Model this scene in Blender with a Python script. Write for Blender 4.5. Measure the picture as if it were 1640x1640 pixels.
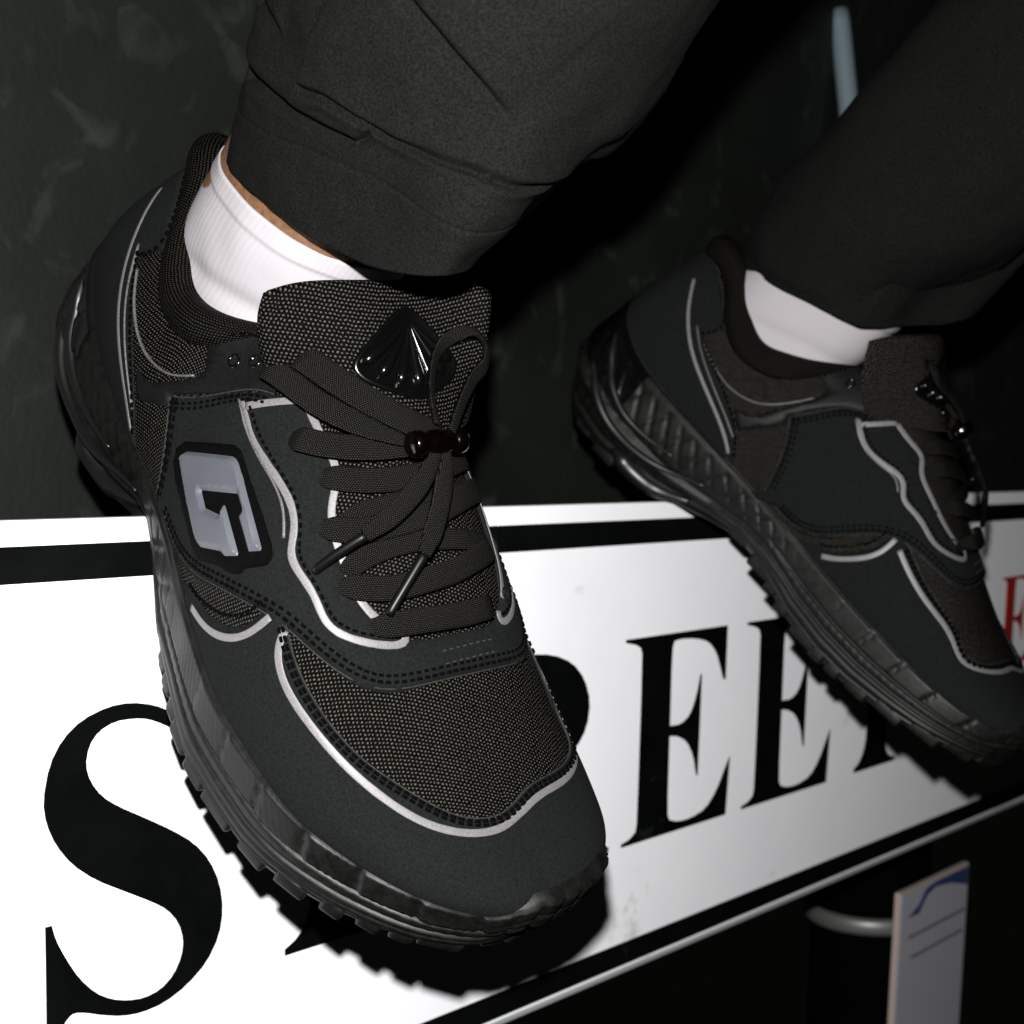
import bpy, bmesh, math, random
import numpy as np
from mathutils import Vector, Matrix, geometry
for o in list(bpy.data.objects): bpy.data.objects.remove(o)
SC = bpy.context.scene
COL = SC.collection
MM = 0.001
# ------------------------------------------------------------------ camera, world, flash, exposure
PITCH = math.radians(7.654)            # the camera looks slightly down; the sign hangs vertical
EYE = np.array([0.0, 0.0, 1.30])
cd = bpy.data.cameras.new('camera'); cam = bpy.data.objects.new('camera', cd); COL.objects.link(cam)
cam.location = EYE; cam.rotation_euler = (math.pi/2-PITCH, 0, 0)
cd.sensor_width = 36; cd.lens = 2392/1640*36; cd.shift_y = 208/1640
cd.clip_start = 0.02; cd.clip_end = 50
cd.dof.use_dof = True; cd.dof.focus_distance = 0.515; cd.dof.aperture_fstop = 17
SC.camera = cam
w = bpy.data.worlds.new('World'); SC.world = w; w.use_nodes = True
bg = w.node_tree.nodes['Background']; bg.inputs[0].default_value = (0.75, 0.85, 0.62, 1); bg.inputs[1].default_value = 0.0022
RX = np.array([1., 0, 0]); UP = np.array([0, math.sin(PITCH), math.cos(PITCH)]); FW = np.array([0, math.cos(PITCH), -math.sin(PITCH)])
ROTW = np.stack([RX, -UP, FW], 1)      # camera frame (right, down, forward) -> world
def wd(p):                             # mm in the camera's frame -> metres in the world
    return EYE + (np.asarray(p, float)*MM) @ ROTW.T
fl = bpy.data.lights.new('camera_flash', 'POINT'); fl.energy = 47.0; fl.color = (1.0, 0.985, 0.97); fl.shadow_soft_size = 0.006
flo = bpy.data.objects.new('camera_flash', fl); COL.objects.link(flo); flo.location = wd((-4, -54, 0))
vs = SC.view_settings; vs.view_transform = 'Standard'; vs.look = 'None'; vs.exposure = 0; vs.gamma = 1; vs.use_curve_mapping = False
SC.render.engine = 'CYCLES'

# ------------------------------------------------------------------ materials
def mat(name, col, rough=.6, metal=0, spec=.5, sheen=0, coat=0):
    m = bpy.data.materials.new(name); m.use_nodes = True
    b = m.node_tree.nodes['Principled BSDF']
    b.inputs['Base Color'].default_value = (*col, 1); b.inputs['Roughness'].default_value = rough
    b.inputs['Metallic'].default_value = metal; b.inputs['Specular IOR Level'].default_value = spec
    b.inputs['Sheen Weight'].default_value = sheen; b.inputs['Coat Weight'].default_value = coat
    return m
def nd(m, t, **kw):
    n = m.node_tree.nodes.new(t)
    for k, v in kw.items():
        if k.startswith('i_'):
            key = k[2:].replace('_', ' ')
            n.inputs[int(key) if key.isdigit() else key].default_value = v
        else: setattr(n, k, v)
    return n
def lk(m, a, b): m.node_tree.links.new(a, b)
def bsdf(m): return m.node_tree.nodes['Principled BSDF']
def noise_col(m, scale, c0, c1, lo=.35, hi=.65, coord='Object', bump=0, bdist=.0002, rough=None, detail=6):
    """mottle the colour between c0 and c1, optional bump from the same noise"""
    tc = nd(m, 'ShaderNodeTexCoord'); n = nd(m, 'ShaderNodeTexNoise', i_Scale=scale, i_Detail=detail, i_Roughness=.65)
    lk(m, tc.outputs[coord], n.inputs['Vector'])
    r = nd(m, 'ShaderNodeValToRGB'); r.color_ramp.elements[0].position = lo; r.color_ramp.elements[1].position = hi
    r.color_ramp.elements[0].color = (*c0, 1); r.color_ramp.elements[1].color = (*c1, 1)
    lk(m, n.outputs['Fac'], r.inputs['Fac']); lk(m, r.outputs['Color'], bsdf(m).inputs['Base Color'])
    if bump:
        b = nd(m, 'ShaderNodeBump', i_Strength=bump, i_Distance=bdist); lk(m, n.outputs['Fac'], b.inputs['Height']); lk(m, b.outputs['Normal'], bsdf(m).inputs['Normal'])
    if rough:
        mr = nd(m, 'ShaderNodeMapRange'); mr.inputs['To Min'].default_value = rough[0]; mr.inputs['To Max'].default_value = rough[1]
        lk(m, n.outputs['Fac'], mr.inputs['Value']); lk(m, mr.outputs['Result'], bsdf(m).inputs['Roughness'])
    return m, n
def math_(m, op, a, b=None):
    n = nd(m, 'ShaderNodeMath', operation=op)
    for i, v in enumerate((a, b)):
        if v is None: continue
        if isinstance(v, (int, float)): n.inputs[i].default_value = v
        else: lk(m, v, n.inputs[i])
    return n.outputs[0]
def weave(name, pu, pv, thread, hole, brick=True, rough=.55, bump=.8, sharp=(.35, .8), spec=.5):
    """open knit: bright thread crossings on dark holes, UV in mm"""
    m = mat(name, thread, rough, spec=spec)
    uv = nd(m, 'ShaderNodeUVMap'); sp = nd(m, 'ShaderNodeSeparateXYZ'); lk(m, uv.outputs[0], sp.inputs[0])
    nz = nd(m, 'ShaderNodeTexNoise', i_Scale=.35, i_Detail=3.); lk(m, uv.outputs[0], nz.inputs['Vector'])
    wob = math_(m, 'MULTIPLY', math_(m, 'SUBTRACT', nz.outputs['Fac'], .5), .9)
    u = math_(m, 'ADD', math_(m, 'DIVIDE', sp.outputs[0], pu), wob)
    v = math_(m, 'ADD', math_(m, 'DIVIDE', sp.outputs[1], pv), wob)
    if brick:
        row = math_(m, 'MODULO', math_(m, 'FLOOR', math_(m, 'ADD', v, 5000.)), 2.)
        u = math_(m, 'ADD', u, math_(m, 'MULTIPLY', row, .5))
    su = math_(m, 'ABSOLUTE', math_(m, 'SINE', math_(m, 'MULTIPLY', u, math.pi)))
    sv = math_(m, 'ABSOLUTE', math_(m, 'SINE', math_(m, 'MULTIPLY', v, math.pi)))
    h = math_(m, 'MULTIPLY', su, sv)
    nf = nd(m, 'ShaderNodeTexNoise', i_Scale=1.3, i_Detail=4.); lk(m, uv.outputs[0], nf.inputs['Vector'])
    hh = math_(m, 'MULTIPLY', h, math_(m, 'ADD', .55, math_(m, 'MULTIPLY', nf.outputs['Fac'], .9)))
    r = nd(m, 'ShaderNodeValToRGB'); r.color_ramp.elements[0].position = sharp[0]; r.color_ramp.elements[1].position = sharp[1]
    r.color_ramp.elements[0].color = (*hole, 1); r.color_ramp.elements[1].color = (*thread, 1)  # flash-lit thread tops and dark of the holes are put into the colour
    lk(m, hh, r.inputs['Fac']); lk(m, r.outputs['Color'], bsdf(m).inputs['Base Color'])
    b = nd(m, 'ShaderNodeBump', i_Strength=bump, i_Distance=.0005); lk(m, h, b.inputs['Height']); lk(m, b.outputs['Normal'], bsdf(m).inputs['Normal'])
    return m
M = {}
M['nubuck'], _ = noise_col(mat('black_nubuck', (.02,)*3, .95, spec=.08, sheen=0), 1100, (.0026, .0033, .0032), (.0066, .0076, .0073), bump=.35, bdist=.0003)
M['leather'], _ = noise_col(mat('black_leather', (.01,)*3, .38, spec=.18), 700, (.0014, .0016, .0016), (.003, .0033, .0033), bump=.2, rough=(.5, .68))
M['mesh'] = weave('vamp_mesh', 1.38, 1.38, (.060, .056, .046), (.0003, .0003, .0003), sharp=(.58, 1.12), spec=.04)
M['tongue_mesh'] = weave('tongue_mesh', 1.5, 1.42, (.056, .052, .044), (.0003, .0003, .0003), sharp=(.58, 1.12), spec=.04)
M['collar_mesh'] = weave('collar_mesh', 1.05, 1.05, (.020, .0186, .014), (.0003, .0003, .0003), sharp=(.52, 1.15), spec=.04, brick=True)
M['lace'] = weave('lace_weave', .85, .62, (.0225, .0218, .0185), (.0003, .0003, .0003), sharp=(.34, 1.1), bump=.7, spec=.05)
M['stripe'], _ = noise_col(mat('reflective_stripe', (.4, .38, .4), .5), 1500, (.080, .076, .079), (.13, .123, .128), bump=.3, bdist=.0002)
M['dim_stripe'], _ = noise_col(mat('dim_piping', (.12, .12, .12), .5), 1500, (.03, .033, .033), (.10, .095, .095))
M['stitch'] = mat('black_thread', (.0006, .0006, .0006), .9, spec=.03)
M['stitch_lit'] = mat('grey_thread', (.02, .02, .018), .8, spec=.1)
M['rubber'], _ = noise_col(mat('black_rubber', (.02,)*3, .42, spec=.22), 220, (.0014, .0015, .0014), (.0046, .0046, .0042), bump=.3, bdist=.0005, rough=(.36, .60))
M['rubber_gloss'] = mat('shiny_black_rubber', (.0035, .0036, .0035), .36, spec=.45)
M['gloss'] = mat('glossy_black_rubber', (.0012, .0013, .0012), .17, spec=.4)
M['plate'], _ = noise_col(mat('satin_grey_metal', (.19, .2, .235), .5, metal=.2, spec=.3), 60, (.066, .071, .085), (.078, .083, .096))
M['rim'], _ = noise_col(mat('embroidered_rim', (.008,)*3, .8, spec=.05), 1400, (.0004, .0004, .0004), (.02, .018, .014), lo=.62, hi=.85, bump=1., bdist=.0008)
M['toggle'] = mat('dark_red_brown_plastic', (.0007, .0003, .0002), .14, spec=.4, coat=.15)
M['aglet'] = mat('black_plastic_aglet', (.0015, .0016, .0016), .4, spec=.2)
M['sockw'] = mat('white_ribbed_cotton', (.29, .275, .29), .95, spec=.1)
M['skin'], _ = noise_col(mat('brown_skin', (.16, .08, .04), .55), 300, (.085, .040, .019), (.15, .075, .036), bump=.2)
M['white'], _ = noise_col(mat('white_enamel', (.8,)*3, .32, spec=.35), 14, (.80, .80, .835), (.835, .835, .865))
M['black_paint'], _ = noise_col(mat('black_enamel', (.008,)*3, .28, spec=.2), 30, (.0012, .0014, .0014), (.0024, .0027, .0028))
# wear on the enamel: faint grime, small dark chips, pale scuffs on the black
def wear(m, base_a, base_b, spot, thr, sc, stretch=(1, 1, 1)):
    nt = m.node_tree; old = bsdf(m).inputs['Base Color'].links[0].from_socket
    tc = nd(m, 'ShaderNodeTexCoord'); mp = nd(m, 'ShaderNodeMapping'); mp.inputs['Scale'].default_value = stretch; mp.inputs['Rotation'].default_value = (.3, .5, .2)
    lk(m, tc.outputs['Object'], mp.inputs['Vector']); n = nd(m, 'ShaderNodeTexNoise', i_Scale=sc, i_Detail=5., i_Roughness=.7); lk(m, mp.outputs[0], n.inputs['Vector'])
    r = nd(m, 'ShaderNodeValToRGB'); r.color_ramp.elements[0].position = thr; r.color_ramp.elements[1].position = thr+.05
    r.color_ramp.elements[0].color = (0, 0, 0, 1); r.color_ramp.elements[1].color = (1, 1, 1, 1); lk(m, n.outputs['Fac'], r.inputs['Fac'])
    mx = nd(m, 'ShaderNodeMixRGB'); mx.inputs[2].default_value = (*spot, 1); lk(m, r.outputs['Color'], mx.inputs[0]); lk(m, old, mx.inputs[1]); lk(m, mx.outputs[0], bsdf(m).inputs['Base Color'])
wear(M['white'], 0, 0, (.30, .28, .25), .735, 60)
wear(M['white'], 0, 0, (.62, .61, .60), .63, 9, (1, 1, 1))
wear(M['black_paint'], 0, 0, (.009, .0105, .0108), .64, 22, (1, .25, 1))
wear(M['nubuck'], 0, 0, (.022, .023, .022), .70, 330)
M['cut_edge'], _ = noise_col(mat('cut_edge', (.01,)*3, .8, spec=.1), 900, (.008, .0088, .0085), (.026, .027, .026))
M['red_paint'] = mat('red_enamel', (.30, .015, .01), .4)
M['edge'] = mat('raw_metal_edge', (.42, .45, .46), .45, metal=.5)
M['silver'] = mat('silver_band', (.22, .23, .22), .45, metal=.6)
M['post'] = mat('black_post_paint', (.0015, .0015, .0015), .9, spec=.0)
M['card'] = mat('white_card', (.36, .36, .40), .5)
M['card_side'] = mat('pinkish_card_side', (.36, .29, .26), .7)
M['card_blue'] = mat('blue_print', (.03, .045, .13), .5)
M['card_grey'] = mat('grey_print', (.12, .12, .14), .5)
M['tube'] = mat('pale_blue_plastic', (.15, .20, .23), .6)

# ------------------------------------------------------------------ object helpers
def mesh_obj(name, V, Fc, m, parent=None, smooth=True, uv=None, autosmooth=None):
    me = bpy.data.meshes.new(name)
    me.from_pydata([tuple(map(float, v)) for v in V], [], [tuple(int(i) for i in f) for f in Fc]); me.update()
    if smooth: me.polygons.foreach_set('use_smooth', [True]*len(me.polygons))
    if uv is not None:
        l = me.uv_layers.new(name='UVMap'); idx = np.zeros(len(me.loops), int); me.loops.foreach_get('vertex_index', idx)
        l.data.foreach_set('uv', np.asarray(uv, float)[idx].ravel())
    me.materials.append(m)
    o = bpy.data.objects.new(name, me); COL.objects.link(o)
    if parent is not None: o.parent = parent
    return o
def empty(name, label, cat, loc=(0, 0, 0), group=None):
    o = bpy.data.objects.new(name, None); COL.objects.link(o); o.location = loc; o.empty_display_size = .02
    o['label'] = label; o['category'] = cat
    if group: o['group'] = group
    return o
def tag(o, label, cat, group=None):
    o['label'] = label; o['category'] = cat
    if group: o['group'] = group
    return o
def gridfaces(n, m, closed_u=False, closed_v=False):
    f = []
    for i in range(n if closed_u else n-1):
        for j in range(m if closed_v else m-1):
            a = i*m+j; b = i*m+(j+1) % m; c = ((i+1) % n)*m+(j+1) % m; d = ((i+1) % n)*m+j
            f.append((a, b, c, d))
    return f
def spline(P, n):
    P = np.asarray(P, float); return cr(P, np.linspace(0, 1, n))
def resample(P, step, closed=False):
    P = np.asarray(P, float)
    if closed: P = np.vstack([P, P[:1]])
    d = np.r_[0, np.cumsum(np.linalg.norm(np.diff(P, axis=0), axis=1))]
    n = max(int(round(d[-1]/step)), 2); t = np.linspace(0, d[-1], n+1)
    R = np.stack([np.interp(t, d, P[:, k]) for k in range(P.shape[1])], 1)
    return R[:-1] if closed else R
def smooth_curve(P, step, k=2):
    """smooth open curve in (s,q): spline then even resample in mm"""
    P = np.asarray(P, float); P2 = P.copy()
    for _ in range(k): P2[1:-1] = .25*P2[:-2]+.5*P2[1:-1]+.25*P2[2:]
    Q = spline(P2, max(len(P)*8, 16))
    X = surf(Q[:, 0], Q[:, 1]); d = np.r_[0, np.cumsum(np.linalg.norm(np.diff(X, axis=0), axis=1))]
    n = max(int(round(d[-1]/step)), 2); t = np.linspace(0, d[-1], n+1)
    return np.stack([np.interp(t, d, Q[:, i]) for i in range(2)], 1)
def poly_fill(outer, holes=()):
    loops = [[Vector((x, y, 0)) for x, y in outer]]+[[Vector((x, y, 0)) for x, y in h] for h in holes]
    tri = geometry.tessellate_polygon(loops)
    pts = [p for l in loops for p in l]
    return [(p.x, p.y) for p in pts], [tuple(t) for t in tri]
# ---- upper of the shoe: stations from back seam to toe tip (mm, x forward, y medial, z up) ----
FL=np.array([(-18,0,58),(-10,-21,56.5),(9,-31,54),(40,-40.5,52),(72,-45,49),(101,-47,46),(128,-51,43),(158,-57.5,40),(190,-62.5,37),(218,-61.5,35.5),(243,-57,35),(265,-46,36),(284,-33,38.5),(296,-19,40),(302.5,-5,41),(304.5,9,41.5)],float)
FM=np.array([(-18,0,58),(-10,20,56.5),(9,30,54),(40,37,52),(72,40,49),(101,41,46),(128,43,43),(158,47,40),(190,53,37),(218,57.5,35.5),(243,60.5,35),(265,60,36),(284,54,38.5),(296,42,40),(302.5,26,41),(304.5,9,41.5)],float)
TL=np.array([(3,0,131),(12,-8,131),(26,-16,126),(44,-28,111),(64,-35,105.5),(88,-33,114),(124,0,134),(160,0,124),(192,1,106),(218,2,88),(243,3,73),(264,4,62.5),(281,6,56),(293,8,52),(301,9,48),(304.5,9,41.5)],float)
TM=TL*np.array([1,-1,1.]);TM[6:]=TL[6:]
NS=len(FL)
def cr(A,s):
    A=np.asarray(A,float);n=len(A);t=np.clip(np.asarray(s,float),0,1)*(n-1);i=np.minimum(t.astype(int),n-2);f=(t-i)[...,None]
    P0=np.where((i>0)[...,None],A[np.maximum(i-1,0)],2*A[0]-A[1]);P1=A[i];P2=A[i+1];P3=np.where((i<n-2)[...,None],A[np.minimum(i+2,n-1)],2*A[n-1]-A[n-2])
    return .5*(2*P1+(P2-P0)*f+(2*P0-5*P1+4*P2-P3)*f*f+(3*P1-P0-3*P2+P3)*f**3)
def half(s,tau,side):
    """tau 0 feather .. 1 collar/ridge ; side -1 lateral, +1 medial"""
    F=cr(FL if side<0 else FM,s);T=cr(TL if side<0 else TM,s)
    out=F-T;out[...,2]=0;d=np.linalg.norm(out,axis=-1,keepdims=True);
    e=1e-3;tg=cr(FL if side<0 else FM,np.minimum(s+e,1))-cr(FL if side<0 else FM,np.maximum(s-e,0))
    nrm=np.stack([tg[...,1],-tg[...,0],0*tg[...,0]],-1)*(1 if side<0 else -1)*-1
    nrm=nrm/np.maximum(np.linalg.norm(nrm,axis=-1,keepdims=True),1e-6)
    nrm=np.where((np.sum(nrm*out,-1,keepdims=True)<0)&(d>4),-nrm,nrm)
    H=(T-F)[...,2:3]
    k=np.clip((np.asarray(s,float)*(NS-1)-4.6)/1.2,0,1)[...,None];k=k*k*(3-2*k)
    toe=np.clip((np.asarray(s,float)*(NS-1)-12.)/3.,0,1)[...,None]
    z=np.array([0,0,1.])
    P1f=F+nrm*(3.5*(1-toe)+1.*toe+(1.5 if side>0 else 0))+z*H*.6;P2f=T+out*.58+z*H*.04
    P1r=F+nrm*5+z*H*.42;P2r=T+nrm*7-z*H*.30
    P1=P1r*(1-k)+P1f*k;P2=P2r*(1-k)+P2f*k
    t=np.asarray(tau,float)[...,None]
    return F*(1-t)**3+3*P1*t*(1-t)**2+3*P2*t*t*(1-t)+T*t**3
def surf(s,q):
    s=np.asarray(s,float);q=np.asarray(q,float);s,q=np.broadcast_arrays(s,q)
    a=half(s,1-np.abs(q),-1);b=half(s,1-np.abs(q),1)
    return np.where((q<0)[...,None],a,b)
def normal(s,q):
    e=2e-3;s=np.asarray(s,float);q=np.asarray(q,float);s,q=np.broadcast_arrays(s,q)
    sc=np.clip(s,e,1-2e-3)
    sg=np.where(q<0,-1.,1.);ql=np.clip(q,-1+e,1-e)
    a=surf(sc+e,ql)-surf(sc-e,ql)
    q0=np.where(np.abs(ql)<e,0,ql);b=surf(sc,q0+e)-surf(sc,q0-e)
    # in the open collar the two sides are apart: differentiate on one side
    op=(sc*(NS-1)<6.0)&(np.abs(ql)<=e)
    if np.any(op):
        b2=surf(sc,sg*(2*e))-surf(sc,sg*(1e-6));b2=b2*sg[...,None]
        b=np.where(op[...,None],b2,b)
    n=np.cross(a,b);n/=np.maximum(np.linalg.norm(n,axis=-1,keepdims=True),1e-9)
    return n
def at(s,q,h=0):
    return surf(s,q)+normal(s,q)*np.asarray(h,float)[...,None]
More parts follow.
